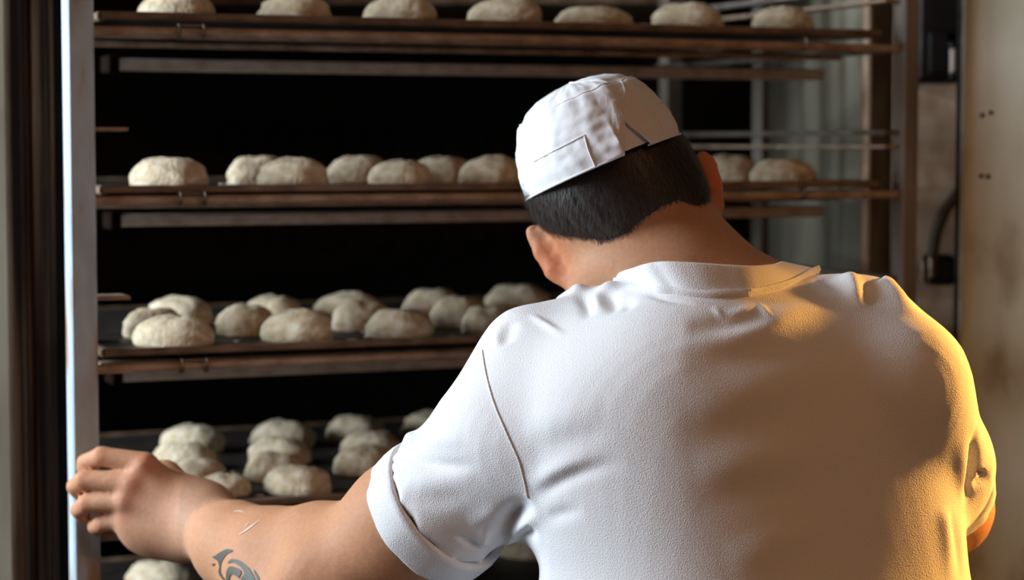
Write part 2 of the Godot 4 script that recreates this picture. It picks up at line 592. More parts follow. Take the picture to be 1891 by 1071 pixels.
func build_oven() -> void:
	var o := thing("oven", Vector3(0, 0, -3.3), "deep soot-dark baking oven that the rack stands in, with streaked brown jambs", "oven")
	var inv := -o.position
	# chamber
	part("back_panel", span(Vector3(-0.95, 0, -4.1), Vector3(0.75, 2.3, -4.05)), M.soot, o, inv)
	part("side_panel", span(Vector3(-0.84, 0, -4.05), Vector3(-0.8, 2.3, -2.8)), M.soot, o, inv)  # out of view, front edge placed to shape the daylight in the chamber
	part("roof_panel", span(Vector3(-0.95, 2.2, -4.05), Vector3(0.75, 2.3, -2.72)), M.soot, o, inv)
	part("baffle", span(Vector3(P(395, 0, 3.3).x, P(800, 11, 3.3).y, -3.9), Vector3(P(1262, 0, 3.3).x, 1.78, -3.28)), M.tray, o, inv)
	part("chamber_floor", span(Vector3(-0.95, 0.0, -4.05), Vector3(0.75, 0.012, -2.72)), M.soot, o, inv)
	# right inner wall, a pale panel that faces the daylight
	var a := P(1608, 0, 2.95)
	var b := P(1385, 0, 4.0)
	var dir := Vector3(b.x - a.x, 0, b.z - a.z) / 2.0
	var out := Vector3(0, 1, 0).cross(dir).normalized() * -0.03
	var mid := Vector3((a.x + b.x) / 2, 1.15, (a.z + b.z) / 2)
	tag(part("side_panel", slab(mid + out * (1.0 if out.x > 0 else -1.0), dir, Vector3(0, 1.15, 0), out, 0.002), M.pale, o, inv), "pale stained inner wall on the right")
	# vent holes: short dark tubes in the back panel
	for r in [[265, 7], [436, 7]]:
		for i in r[1]:
			var p := P(432 + i * 91, r[0], 4.0)
			p.z = -4.05
			var rows := []
			for e in [[0.0, 0.032], [0.012, 0.032], [0.012, 0.024], [0.0, 0.02]]:
				var row := []
				for k in 16: row.append(p + Vector3(cos(TAU * k / 16) * e[1], sin(TAU * k / 16) * e[1], e[0]))
				rows.append(row)
			part("vent", to_mesh_of(grid(rows, true)), M.black, o, inv)
	# stepped left jamb
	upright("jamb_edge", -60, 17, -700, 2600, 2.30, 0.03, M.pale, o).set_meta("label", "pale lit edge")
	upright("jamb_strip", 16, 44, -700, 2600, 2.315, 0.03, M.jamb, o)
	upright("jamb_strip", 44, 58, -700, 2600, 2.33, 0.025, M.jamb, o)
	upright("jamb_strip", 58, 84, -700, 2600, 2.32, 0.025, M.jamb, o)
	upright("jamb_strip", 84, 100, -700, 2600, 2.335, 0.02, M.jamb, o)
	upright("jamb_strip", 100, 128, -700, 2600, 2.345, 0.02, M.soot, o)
	# right jamb: black strip for the dark gap, rusty plate, black control box with a pale latch
	upright("jamb_strip", 1598, 1606, -700, 2600, 2.93, 0.05, M.rust_and_warm_light, o)  # edge line: the warm light on it is put into the colour
	upright("jamb_strip", 1606, 1650, -700, 2600, 2.98, 0.06, M.black, o)
	upright("jamb_strip", 1648, 1660, -700, 2600, 2.94, 0.06, M.rust_and_warm_light, o)
	var jl := P(1656, 0, 2.9)
	var jr := P(1800, 0, 2.88)
	var jd := Vector3(0.95, 0, 0.31)
	part("jamb_plate", slab(Vector3(jl.x, P(1700, 152, 2.87).y / 2, jl.z) + jd * 0.06, jd * 0.062, Vector3(0, P(1700, 152, 2.87).y / 2, 0), Vector3(-0.31, 0, 0.95) * 0.01, 0.002), M.rust_and_warm_light, o, inv)
	upright("control_box", 1690, 1786, -500, 152, 2.78, 0.14, M.black, o, 0.006)
	upright("control_cover", 1712, 1750, 60, 138, 2.772, 0.012, M.soot, o, 0.004)
	var t := part("latch", to_mesh_of(tube([P(1760, 88, 2.74), P(1760, 112, 2.735), P(1760, 138, 2.74)], 0.0042, 10)), M.flour, o, inv)
	t.set_meta("label", "pale upright latch bar")
	for y in [84, 141]:
		part("latch_foot", to_mesh_of(tube([P(1760, y, 2.735), P(1760, y, 2.79)], 0.006, 8)), M.black, o, inv)
	# door standing open on the right, turned a little towards the window
	var hinge := P(1776, 0, 2.6)
	hinge.y = 0.0
	var along := Vector3(cos(0.36), 0, sin(0.36))
	var face := Vector3(-sin(0.36), 0, cos(0.36))
	var door := part("door", slab(hinge + along * 0.24 - face * 0.03 + Vector3(0, 1.11, 0), along * 0.24, Vector3(0, 1.09, 0), face * 0.03, 0.006), M.door, o, inv)
	door.set_meta("label", "pale stained metal door panel at the far right")
	part("door_seal", slab(hinge - along * 0.004 - face * 0.05 + Vector3(0, 1.11, 0), along * 0.006, Vector3(0, 1.09, 0), face * 0.02, 0.002), M.black, door)
	for s in [[1814, 213], [1830, 208], [1812, 325], [1825, 326]]:
		var ray := P(s[0], s[1], 1.0) - EYE
		var p := EYE + ray * ((hinge - EYE).dot(face) / ray.dot(face))
		part("screw", to_mesh_of(tube([p - face * 0.002, p + face * 0.0012], 0.0028, 10)), M.black, door)
	# flexible conduit with its junction box
	var cd := thing("conduit", P(1728, 500, 2.84), "ribbed metal flexible conduit curving down into a small black junction box", "conduit")
	var path := spline([P(1790, 318, 2.8), P(1772, 352, 2.8), P(1748, 385, 2.8), P(1731, 425, 2.8), P(1724, 462, 2.81), P(1722, 482, 2.82)], 24)
	var rows := []
	var up := Vector3.BACK
	for i in path.size():
		var tg: Vector3 = (path[mini(i + 1, path.size() - 1)] - path[maxi(i - 1, 0)]).normalized()
		var sd := tg.cross(up).normalized()
		var row := []
		for k in 12:
			row.append(path[i] + (sd * cos(TAU * k / 12) + up * sin(TAU * k / 12)) * (0.0065 if i % 3 == 0 else 0.0078))
		rows.append(row)
	part("hose", to_mesh_of(grid(rows, true)), M.hose, cd, -cd.position)
	part("fitting", to_mesh_of(tube([P(1722, 470, 2.815), P(1721, 512, 2.815)], 0.0062, 10)), M.clip, cd, -cd.position)
	part("fitting", to_mesh_of(tube([P(1706, 482, 2.815), P(1706, 520, 2.815)], 0.0045, 10)), M.clip, cd, -cd.position)
	var jb := P(1733, 498, 2.85)
	part("junction_box", span(jb - Vector3(0.018, 0.02, 0.02), jb + Vector3(0.018, 0.02, 0.02), 0.004), M.black, cd, -cd.position)

# ---------------------------------------------------------------------------
# the rack: u runs along its front from the left post, w into the oven
const RW := 0.989
const RT := 0.39968          # its turn, 22.9 degrees
func rk(u: float, y: float, w: float) -> Vector3:
	var p0 := Vector3(-0.4358, 0, -2.2)
	return p0 + Vector3(cos(RT) * u - sin(RT) * w, y, -sin(RT) * u - cos(RT) * w)

func rack_u(px: float, w: float) -> float:      # where along the rack a pixel's sight line meets the depth w
	var a := -0.4358 - sin(RT) * w
	var b := 2.2 + cos(RT) * w
	var k := (px - 945.5) / F
	return (k * b - a) / (cos(RT) - k * sin(RT))

func rack_box(called: String, u0: float, u1: float, y0: float, y1: float, w0: float, w1: float, mat: Material, parent: Node3D, ch := 0.002) -> MeshInstance3D:
	var c := rk((u0 + u1) / 2, (y0 + y1) / 2, (w0 + w1) / 2)
	var ex := rk(1, 0, 0) - rk(0, 0, 0)
	var ez := rk(0, 0, 1) - rk(0, 0, 0)
	return part(called, slab(c, ex * (u1 - u0) / 2, Vector3(0, (y1 - y0) / 2, 0), ez * (w1 - w0) / 2, ch), mat, parent, -parent.position)

var rod_y := []
func build_rack() -> void:
	for k in range(0, 7): rod_y.append(P(175, 55 + 316 * (k - 1), 2.2).y)     # front rod heights, level 0 above the frame
	var r := thing("rack", rk(RW / 2, 0, 0.3), "tall steel bakery rack that holds the dough trays, gripped by the baker", "rack")
	var inv := -r.position
	# posts
	rack_box("post", -0.014, 0.014, 0.1, 1.86, 0.0, 0.026, M.steel, r, 0.0025)
	rack_box("post", RW - 0.011, RW + 0.011, 0.1, 1.86, 0.0, 0.024, M.steel_dark, r, 0.0025)
	rack_box("post", -0.014, 0.012, 0.1, 1.86, 0.62, 0.645, M.steel_dark, r, 0.0025)
	rack_box("post", RW - 0.012, RW + 0.014, 0.1, 1.86, 0.62, 0.645, M.steel_dark, r, 0.0025)
	rack_box("post", RW - 0.002, RW + 0.014, 0.1, 1.86, 0.36, 0.385, M.steel_dark, r, 0.0025)
	for w in [0.013, 0.632]:
		rack_box("frame_bar", -0.014, RW + 0.014, 1.83, 1.86, w - 0.012, w + 0.012, M.steel, r)
		rack_box("frame_bar", -0.014, RW + 0.014, 0.1, 0.13, w - 0.012, w + 0.012, M.steel, r)
	for u in [0.0, RW]:
		rack_box("frame_bar", u - 0.012, u + 0.012, 0.1, 0.13, 0.0, 0.64, M.steel, r)
		rack_box("frame_bar", u - 0.012, u + 0.012, 1.83, 1.86, 0.0, 0.64, M.steel, r)
	for c in [[0.0, 0.02], [RW, 0.02], [0.0, 0.62], [RW, 0.62]]:
		var p := rk(c[0], 0.05, c[1])
		var side := rk(1, 0, 0) - rk(0, 0, 0)
		var wh := part("caster", to_mesh_of(tube([p - side * 0.014, p - side * 0.01, p + side * 0.01, p + side * 0.014], 0.05, 20)), M.black, r, inv)
		rack_box("fork", c[0] - 0.02, c[0] + 0.02, 0.094, 0.104, c[1] - 0.02, c[1] + 0.02, M.steel, r)
	# ledge rails on both sides, tray levels and half levels
	for k in range(0, 6):
		var y: float = rod_y[k]
		for h in 2:
			var yy := y - (0.001 if h == 0 else 0.0985)
			if yy < 0.2 or yy > 1.8: continue
			rack_box("rail", 0.006, 0.05, yy - 0.004, yy, 0.008, 0.05, M.rod, r, 0.0012)
			rack_box("rail", RW - 0.03, RW - 0.006, yy - 0.006, yy, 0.012, 0.62, M.steel_dark, r, 0.0015)
			if h == 1:
				rack_box("rail", RW - 0.03, RW - 0.006, yy - 0.022, yy - 0.018, 0.012, 0.62, M.rod, r, 0.0015)
	# per level: front rod with a wire clip, two stiffener rods, a flat bar further in
	for k in range(1, 5):
		var y: float = rod_y[k]
		part("front_rod", to_mesh_of(tube([rk(0.012, y, 0.012), rk(0.5, y, 0.012), rk(RW - 0.012, y - 0.002, 0.012)], 0.0048, 10)), M.rod, r, inv)
		part("stiffener", to_mesh_of(tube([rk(0.03, y - 0.001, 0.07), rk(RW - 0.02, y - 0.001, 0.07)], 0.004, 8)), M.rod, r, inv)
		part("stiffener", to_mesh_of(tube([rk(0.03, y - 0.008, 0.13), rk(RW - 0.02, y - 0.008, 0.13)], 0.004, 8)), M.rod, r, inv)
		rack_box("flat_bar", 0.08, 0.985, y - 0.034, y - 0.0205, 0.19, 0.222, M.bar, r, 0.002)
		rack_box("added_end_cap", 0.0685, 0.0815, y - 0.037, y - 0.0175, 0.186, 0.226, M.end_cap_dark, r, 0.002)  # added dark cap that hides the brightly lit end of the bar
		for c in [358, 1492]:
			var u := rack_u(c, 0.0)
			var w := 0.013 if c < 1000 else 0.004
			var pts := [rk(u - w, y + 0.005, 0.012), rk(u - w, y + 0.007, 0.001), rk(u - w, y - 0.004, -0.001), rk(u - w, y - 0.006, 0.012)]
			part("clip", to_mesh_of(tube(spline(pts, 4), 0.0017, 8)), M.clip, r, inv)
			if c < 1000:
				var pt2 := [rk(u + w, y + 0.005, 0.012), rk(u + w, y + 0.007, 0.001), rk(u + w, y - 0.004, -0.001), rk(u + w, y - 0.006, 0.012)]
				part("clip", to_mesh_of(tube(spline(pt2, 4), 0.0017, 8)), M.clip, r, inv)
				part("clip", to_mesh_of(tube([rk(u - w, y + 0.0065, 0.004), rk(u + w, y + 0.0065, 0.004)], 0.0012, 6)), M.clip, r, inv)

# ---------------------------------------------------------------------------
# trays and the dough pieces on them
var dough_kinds := []
func make_dough(sd: int) -> ArrayMesh:
	var n := FastNoiseLite.new()
	n.seed = sd
	n.frequency = 1.0
	n.fractal_octaves = 3
	var rng := RandomNumberGenerator.new()
	rng.seed = sd * 77
	var bend := rng.randf_range(-0.12, 0.12)
	var waist := rng.randf_range(0.0, 0.16)
	var skew := rng.randf_range(-0.2, 0.2)
	var rows := []
	var nt := 20
	var np := 36
	for j in nt + 1:
		var th := PI * j / nt
		var row := []
		for i in np:
			var ph := TAU * i / np
			var s := Vector3(sin(th) * cos(ph), cos(th), sin(th) * sin(ph))
			# squarish pillow: length x, height y, depth z
			var q := Vector3(signf(s.x) * pow(absf(s.x), 0.9), signf(s.y) * pow(absf(s.y), 1.05), signf(s.z) * pow(absf(s.z), 0.9))
			var h := 1.0 + 0.10 * n.get_noise_3d(s.x * 1.4 + 9, s.y * 1.4, s.z * 1.4) + 0.035 * n.get_noise_3d(s.x * 4, s.y * 4 + 5, s.z * 4)
			q *= h
			q.y *= 1.0 - waist * exp(-pow((q.x - skew) * 4.0, 2.0)) + skew * 0.3 * q.x
			q.z += bend * (q.x * q.x - 0.4)
			var y := q.y * 0.0225 + 0.0075
			if y < 0.0: y *= 0.02
			row.append(Vector3(q.x * 0.042, y + 0.0003, q.z * 0.03))
		rows.append(row)
	return to_mesh_of(grid(rows, true))

func place_dough(px: float, w: float, y: float, size: Vector3, turn: float, kind: int, label: String, group: String) -> void:
	var o := part("dough_piece", dough_kinds[kind % dough_kinds.size()], M.dough, self)
	o.position = rk(rack_u(px, w), y, w)
	o.rotation.y = RT * -1.0 + turn
	o.scale = size
	tag(o, label, "dough", group)

func ordinal(i: int) -> String:
	return ["first", "second", "third", "fourth", "fifth", "sixth", "seventh", "eighth", "ninth", "tenth"][i]

var tray_y := []
func build_trays() -> void:
	for s in 9: dough_kinds.append(make_dough(s + 3))
	# pixel height of each tray's front lip at its left end
	var lips := [22, 344, 648, 948, 1246]
	var which := ["topmost", "second", "third", "fourth", "lowest"]
	var place := ["at the upper edge of the picture", "level with the white cap", "level with the baker's shoulder", "behind the baker's hand", "below the baker's arm"]
	for k in 5:
		var y := P(185, lips[k], 2.22).y
		tray_y.append(y)
		var t := thing("baking_tray", rk(RW / 2, y, 0.3), "dark steel baking tray, %s of five, %s" % [which[k], place[k]], "tray", "baking trays in the rack")
		var st := SurfaceTool.new()
		st.begin(Mesh.PRIMITIVE_TRIANGLES)
		var ex := rk(1, 0, 0) - rk(0, 0, 0)
		var ez := rk(0, 0, 1) - rk(0, 0, 0)
		slab_to(st, rk(RW / 2, y - 0.004, 0.31), ex * (RW / 2 - 0.03), Vector3(0, 0.001, 0), ez * 0.29, 0.0005)
		part("sheet", st.commit(), M.sheet, t, -t.position)
		for e in [[0.022, RW - 0.035, 0.012, 0.024], [0.022, RW - 0.035, 0.596, 0.608]]:
			rack_box("lip", e[0], e[1], y - 0.0075, y + 0.0005, e[2], e[3], M.tray, t, 0.003)
		for u in [0.022, RW - 0.043]:
			rack_box("lip", u, u + 0.009, y - 0.009, y + 0.0005, 0.02, 0.6, M.tray, t, 0.003)
		# flour dust and crumbs near the front lip
		var rng := RandomNumberGenerator.new()
		rng.seed = 40 + k
		var cr := SurfaceTool.new()
		cr.begin(Mesh.PRIMITIVE_TRIANGLES)
		for i in 46:
			var u := rng.randf_range(0.04, RW - 0.06)
			var w := 0.02 + 0.3 * rng.randf() * rng.randf()
			var s := rng.randf_range(0.0008, 0.0035)
			slab_to(cr, rk(u, y + 0.0004 if w < 0.026 else y - 0.0028, w), ex * s * rng.randf_range(1.0, 3.0), Vector3(0, s * 0.3, 0), ez * s, 0.0005)
		tag(part("flour_crumbs", cr.commit(), M.flour, t, -t.position), "", "", "", "stuff")
	# front-row pieces and those behind them: [pixel x, row depth, length, height, turn, kind]
	var rows := [
		[["front", [[330, 0.07, 1.0, 0.95, 0.1], [545, 0.07, 0.98, 1.0, 0.0], [740, 0.07, 1.0, 1.05, -0.1], [934, 0.07, 1.03, 1.1, 0.1], [1096, 0.075, 1.08, 0.9, 0.2], [1267, 0.07, 1.02, 1.15, 0.0], [1442, 0.07, 0.92, 1.1, -0.3]]]],
		[["front", [[312, 0.06, 1.1, 1.12, -0.1], [541, 0.06, 0.93, 1.08, 0.1], [740, 0.06, 0.86, 1.0, -0.2], [908, 0.06, 0.86, 1.12, 0.15], [1446, 0.07, 0.95, 1.02, 0.1]]],
		 ["second", [[480, 0.19, 0.9, 1.15, 0.5], [664, 0.19, 0.95, 1.15, 0.1], [815, 0.19, 1.0, 1.1, -0.2], [1345, 0.2, 0.95, 1.15, 0.0]]]],
		[["front", [[318, 0.06, 1.07, 1.12, 0.05], [549, 0.06, 0.98, 1.18, -0.05], [738, 0.06, 0.93, 1.12, -0.1], [900, 0.06, 0.7, 1.15, 0.7]]],
		 ["second", [[283, 0.17, 0.85, 1.15, 0.3], [452, 0.16, 0.8, 1.2, 0.6], [668, 0.17, 0.85, 1.2, 0.4], [848, 0.17, 0.85, 1.25, -0.2]]],
		 ["third", [[328, 0.33, 1.0, 1.15, 0.0], [503, 0.3, 0.85, 1.18, 0.0], [642, 0.3, 1.02, 1.2, 0.1], [803, 0.31, 0.98, 1.25, 0.0], [957, 0.33, 1.05, 1.3, 0.1]]]],
		[["front", [[546, 0.06, 0.95, 1.05, -0.15], [410, 0.08, 0.7, 0.8, 0.5]]],
		 ["second", [[505, 0.16, 0.85, 1.08, 0.4], [362, 0.16, 0.75, 1.0, 0.0], [672, 0.16, 0.85, 1.15, 0.2]]],
		 ["third", [[513, 0.28, 0.92, 1.1, 0.0], [685, 0.28, 0.98, 1.15, 0.0], [335, 0.28, 0.95, 1.1, 0.1]]],
		 ["fourth", [[350, 0.42, 1.0, 1.15, 0.0], [520, 0.42, 1.02, 1.15, 0.0], [655, 0.42, 0.95, 1.2, -0.1], [798, 0.42, 1.0, 1.2, 0.0]]]],
		[["front", [[975, 0.42, 1.1, 1.2, 0.0], [290, 0.4, 1.1, 1.2, 0.0], [925, 0.56, 1.0, 1.2, 0.0]]]],
	]
	var looks := ["plump floured dough piece", "floured oval dough piece", "lumpy floured dough piece", "pale dusty dough piece"]
	var n := 0
	for k in 5:
		for row in rows[k]:
			var list: Array = row[1].duplicate()
			list.sort_custom(func(a, b): return a[0] < b[0])
			for i in list.size():
				var d: Array = list[i]
				var y: float = tray_y[k] - 0.003
				place_dough(d[0], d[1], y, Vector3(d[2], d[3], 1.0), d[4], n * 5 + k, "%s, %s from left in %s row on %s tray" % [looks[0] if d[3] > 1.14 else looks[1] if d[3] > 1.04 else looks[2] if d[2] > 0.9 else looks[3], ordinal(i), row[0], which[k]], "floured dough pieces on the trays")
				n += 1
# ---------------------------------------------------------------------------
# the baker
var body := Field.new()        # skin: head, neck, arms, hands
var cloth := Field.new()       # shirt
var hx := Vector3.ZERO; var hu := Vector3.ZERO; var hf := Vector3.ZERO; var hc := Vector3.ZERO   # head: right, up, face direction, middle
var cap_u := Vector3.ZERO; var cap_b := Vector3.ZERO; var cap_o := Vector3.ZERO
var cuff_c := Vector3.ZERO; var cuff_a := Vector3.ZERO
var cuff2_c := Vector3.ZERO; var cuff2_a := Vector3.ZERO

func chain(f: Field, pts: Array, k := 0.02, w := Vector3.ZERO, s := 1.0) -> void:      # [px, py, depth, radius] ...
	for i in pts.size() - 1:
		var a: Array = pts[i]
		var b: Array = pts[i + 1]
		f.add(P(a[0], a[1], a[2]), P(b[0], b[1], b[2]), a[3], b[3], k, w, s)

func build_person() -> void:
	var who := thing("person", Vector3(0.13, 0, -1.95), "baker in white T-shirt and cap, seen from behind, tattooed arm reaching to the rack post", "person")
	hx = view * Vector3(0.92, 0.39, 0).normalized()
	cap_u = view * Vector3(-0.39, 0.92, 0).normalized()
	cap_b = view * Vector3.BACK
	hf = (-cap_b).rotated(hx, deg_to_rad(-24))
	hu = hx.cross(hf).normalized()
	hc = P(1130, 345, 2.025)
	cap_o = P(1115, 310, 2.01)
	shape_body()
	shape_cloth()
	make_body(who)
	make_hair(who)
	make_cap(who)
	make_shirt(who)
	make_legs(who)

func shape_body() -> void:
	var b := body
	var dn := -hu
	# skull, face
	b.add(hc - hf * 0.018, hc + hf * 0.028, 0.0740, 0.069, 0.01)
	b.add(hc + hf * 0.05 + dn * 0.025, hc + hf * 0.062 + dn * 0.115, 0.052, 0.026, 0.04, hx, 1.1)
	b.add(hc + hf * 0.012 + dn * 0.075, hc + hf * 0.06 + dn * 0.118, 0.038, 0.024, 0.03, hx, 1.35)
	b.add(hc + hf * 0.095 + dn * 0.028, hc + hf * 0.115 + dn * 0.07, 0.008, 0.012, 0.012)
	b.add(hc + hf * 0.104 + dn * 0.076 - hx * 0.011, hc + hf * 0.104 + dn * 0.076 + hx * 0.011, 0.008, 0.008, 0.008)
	b.add(hc + hf * 0.089 + dn * 0.018 - hx * 0.035, hc + hf * 0.089 + dn * 0.018 + hx * 0.035, 0.009, 0.009, 0.015)
	for s in [-1.0, 1.0]:
		b.add(hc + hf * 0.1 + dn * 0.035 + hx * s * 0.031, hc + hf * 0.1 + dn * 0.035 + hx * s * 0.032, 0.014, 0.014, 0.01, Vector3.ZERO, 1.0, 1)
		b.add(hc + hf * 0.081 + dn * 0.036 + hx * s * 0.031, hc + hf * 0.081 + dn * 0.036 + hx * s * 0.032, 0.012, 0.012, 0.003)
		b.add(hc + hf * 0.072 + dn * 0.055 + hx * s * 0.042, hc + hf * 0.04 + dn * 0.05 + hx * s * 0.06, 0.016, 0.014, 0.02)
	b.add(hc + hf * 0.099 + dn * 0.096 - hx * 0.018, hc + hf * 0.099 + dn * 0.096 + hx * 0.018, 0.006, 0.006, 0.005)
	b.add(hc + hf * 0.097 + dn * 0.105 - hx * 0.013, hc + hf * 0.097 + dn * 0.105 + hx * 0.013, 0.007, 0.007, 0.004)
	# neck and trapezius
	chain(b, [[1165, 410, 2.015, 0.06], [1225, 560, 1.982, 0.0635], [1290, 700, 1.975, 0.06]], 0.03)
	chain(b, [[1210, 425, 2.005, 0.041], [1285, 530, 1.977, 0.048], [1435, 572, 1.955, 0.031], [1560, 660, 1.89, 0.028]], 0.04)
	chain(b, [[1160, 525, 2.005, 0.04], [1090, 610, 1.95, 0.036]], 0.02)
	# torso under the shirt, left and right arm roots
	var right := view * Vector3.RIGHT
	b.add(P(1370, 850, 1.89), P(1393, 1250, 1.87), 0.085, 0.095, 0.05, right, 1.55)
	b.add(P(1390, 1250, 1.865), P(1390, 1500, 1.87), 0.095, 0.11, 0.04, right, 1.5)
	chain(b, [[1250, 720, 1.945, 0.055], [985, 715, 1.90, 0.036]], 0.03)
	chain(b, [[1350, 720, 1.945, 0.055], [1660, 715, 1.83, 0.038]], 0.03)
	# left arm
	chain(b, [[985, 775, 1.90, 0.044], [860, 895, 1.915, 0.047], [790, 945, 1.925, 0.054], [748, 975, 1.937, 0.0555], [650, 1060, 1.96, 0.0495], [572, 1116, 1.98, 0.0435]], 0.02)
	chain(b, [[572, 1116, 1.98, 0.042], [510, 1062, 2.03, 0.043], [440, 1012, 2.085, 0.037], [368, 960, 2.155, 0.0325]], 0.03)
	chain(b, [[690, 1000, 1.965, 0.03], [590, 1000, 2.0, 0.03], [505, 1008, 2.04, 0.027], [440, 1005, 2.085, 0.022]], 0.03)
	b.add(P(565, 1050, 1.945), P(590, 1075, 1.95), 0.016, 0.02, 0.03)
	# right arm
	chain(b, [[1668, 708, 1.82, 0.04], [1730, 900, 1.955, 0.04], [1742, 938, 2.02, 0.0425]], 0.02)
	chain(b, [[1742, 938, 2.02, 0.0425], [1715, 965, 2.12, 0.042], [1650, 1000, 2.26, 0.028]], 0.02)
	# left hand: palm, then fingers as chains of their own
	var wr := P(368, 958, 2.155)
	var k := [P(268, 860, 2.152), P(246, 893, 2.147), P(233, 924, 2.15), P(234, 957, 2.157)]
	b.add(wr, P(305, 925, 2.16), 0.027, 0.02, 0.03)
	for i in 4:
		b.add(wr + (k[i] - wr) * 0.2, k[i] + view * Vector3(0, 0, -0.004), 0.018, [0.0125, 0.0125, 0.012, 0.0115][i], 0.017)
		b.add(k[i] + view * Vector3(0, 0, 0.001), k[i] + (wr - k[i]) * 0.12, 0.0105, 0.008, 0.008)      # knuckle
	b.add(wr, P(290, 985, 2.165), 0.027, 0.019, 0.03)
	b.add(P(262, 985, 2.163), P(330, 995, 2.16), 0.013, 0.014, 0.03)
	chain(b, [[268, 858, 2.152, 0.0125], [188, 842, 2.157, 0.0097], [158, 854, 2.172, 0.0087], [154, 866, 2.19, 0.0077]], 0.0025)
	chain(b, [[246, 893, 2.147, 0.0125], [156, 886, 2.156, 0.0099], [139, 898, 2.172, 0.0088], [144, 909, 2.19, 0.0078]], 0.0025)
	chain(b, [[233, 924, 2.15, 0.012], [160, 930, 2.158, 0.0096], [146, 942, 2.173, 0.0087], [154, 954, 2.19, 0.0077]], 0.0025)
	chain(b, [[234, 957, 2.157, 0.0112], [188, 967, 2.164, 0.0088], [176, 972, 2.176, 0.008], [181, 978, 2.192, 0.0072]], 0.0025)
	for t in [[262, 866, 330, 935], [243, 897, 335, 945], [232, 926, 335, 960]]:        # tendons on the back of the hand
		b.add(P(t[0], t[1], 2.143), P(t[2], t[3], 2.141), 0.005, 0.004, 0.012)
	chain(b, [[352, 925, 2.165, 0.02], [305, 880, 2.19, 0.0145], [252, 868, 2.222, 0.0108], [214, 880, 2.236, 0.009]], 0.012)
	# right hand, half closed in front of the body
	chain(b, [[1650, 1000, 2.26, 0.026], [1615, 1012, 2.33, 0.024]], 0.02)
	for i in 4:
		var o := view * Vector3(-0.012, 0.03 - 0.02 * i, 0)
		var a := P(1615, 1012, 2.335) + o
		b.add(P(1640, 1003, 2.28), a, 0.018, 0.012, 0.015)
		b.add(a, a + view * Vector3(-0.008, -0.004, -0.04 + 0.004 * absf(i - 1.3)), 0.0105, 0.009, 0.004)
		b.add(a + view * Vector3(-0.008, -0.004, -0.04 + 0.004 * absf(i - 1.3)), a + view * Vector3(-0.03, -0.006, -0.05 + 0.003 * absf(i - 1.3)), 0.009, 0.0075, 0.004)
	b.add(P(1640, 998, 2.28), P(1590, 975, 2.33), 0.014, 0.011, 0.015)
	b.add(P(1590, 975, 2.33), P(1575, 985, 2.36), 0.011, 0.008, 0.006)
	# ears
	chain(b, [[1018, 438, 2.03, 0.0078], [984, 429, 2.028, 0.0070], [998, 464, 2.02, 0.0072], [1022, 502, 2.01, 0.0078], [1054, 521, 2.002, 0.0082]], 0.006)
	chain(b, [[1030, 450, 2.03, 0.008], [1036, 482, 2.022, 0.0095], [1062, 512, 2.01, 0.0085]], 0.014)
	chain(b, [[1008, 448, 2.024, 0.006], [1030, 490, 2.016, 0.0075]], 0.01)
	chain(b, [[1290, 318, 2.035, 0.0075], [1297, 294, 2.035, 0.0068], [1309, 300, 2.03, 0.0066], [1317, 335, 2.022, 0.0068], [1321, 378, 2.014, 0.007], [1311, 402, 2.01, 0.0068]], 0.006)
	chain(b, [[1293, 325, 2.035, 0.008], [1303, 350, 2.028, 0.0095], [1305, 385, 2.015, 0.0085]], 0.014)

func shape_cloth() -> void:
	var c := cloth
	var right := view * Vector3.RIGHT
	c.add(P(1378, 830, 1.874), P(1397, 1290, 1.864), 0.104, 0.112, 0.05, right, 1.7)
	c.add(P(1397, 1290, 1.862), P(1397, 1560, 1.87), 0.117, 0.125, 0.05, right, 1.55)
	c.add(P(1300, 660, 1.942), P(1350, 770, 1.905), 0.074, 0.096, 0.06, right, 1.5)
	chain(c, [[1150, 640, 1.935, 0.046], [976, 648, 1.897, 0.040]], 0.04)
	chain(c, [[1440, 614, 1.92, 0.041], [1585, 619, 1.882, 0.042], [1668, 706, 1.832, 0.0495]], 0.035)
	chain(c, [[1128, 563, 1.975, 0.021], [1066, 573, 1.95, 0.021]], 0.02)
	# chest
	c.add(P(1345, 770, 1.945), P(1388, 1050, 1.93), 0.082, 0.088, 0.05, right, 1.55)
	c.add(P(1310, 700, 1.99), P(1330, 800, 1.97), 0.052, 0.07, 0.04, right, 1.5)
	# opening for the neck
	c.add(P(1312, 500, 2.0), P(1240, 380, 2.04), 0.082, 0.09, 0.008, right, 1.1, 1)
	# shoulder blades
	c.add(P(1085, 790, 1.86), P(1112, 850, 1.862), 0.06, 0.058, 0.08)
	c.add(P(1455, 725, 1.862), P(1445, 1260, 1.85), 0.078, 0.083, 0.06, right, 1.3)
	# the ridge of the spine under the stretched cloth
	c.add(P(1268, 720, 1.828), P(1330, 1200, 1.826), 0.065, 0.066, 0.11)
	# sleeves
	chain(c, [[985, 755, 1.892, 0.058], [958, 812, 1.888, 0.0665], [808, 944, 1.922, 0.0585], [748, 989, 1.945, 0.057]], 0.035)
	chain(c, [[1668, 706, 1.832, 0.0495], [1728, 858, 1.90, 0.0455], [1738, 930, 1.97, 0.044]], 0.025)
	c.add(P(943, 1052, 1.7), P(943, 1052, 2.12), 0.0215, 0.0245, 0.012, Vector3.ZERO, 1.0, 1)      # the hollow of the armpit
	cuff_c = P(824, 930, 1.915)
	cuff_a = (P(572, 1116, 2.03) - P(950, 800, 1.885)).normalized()
	cuff2_c = P(1735, 893, 1.935)
	cuff2_a = (P(1742, 938, 2.02) - P(1700, 740, 1.83)).normalized()

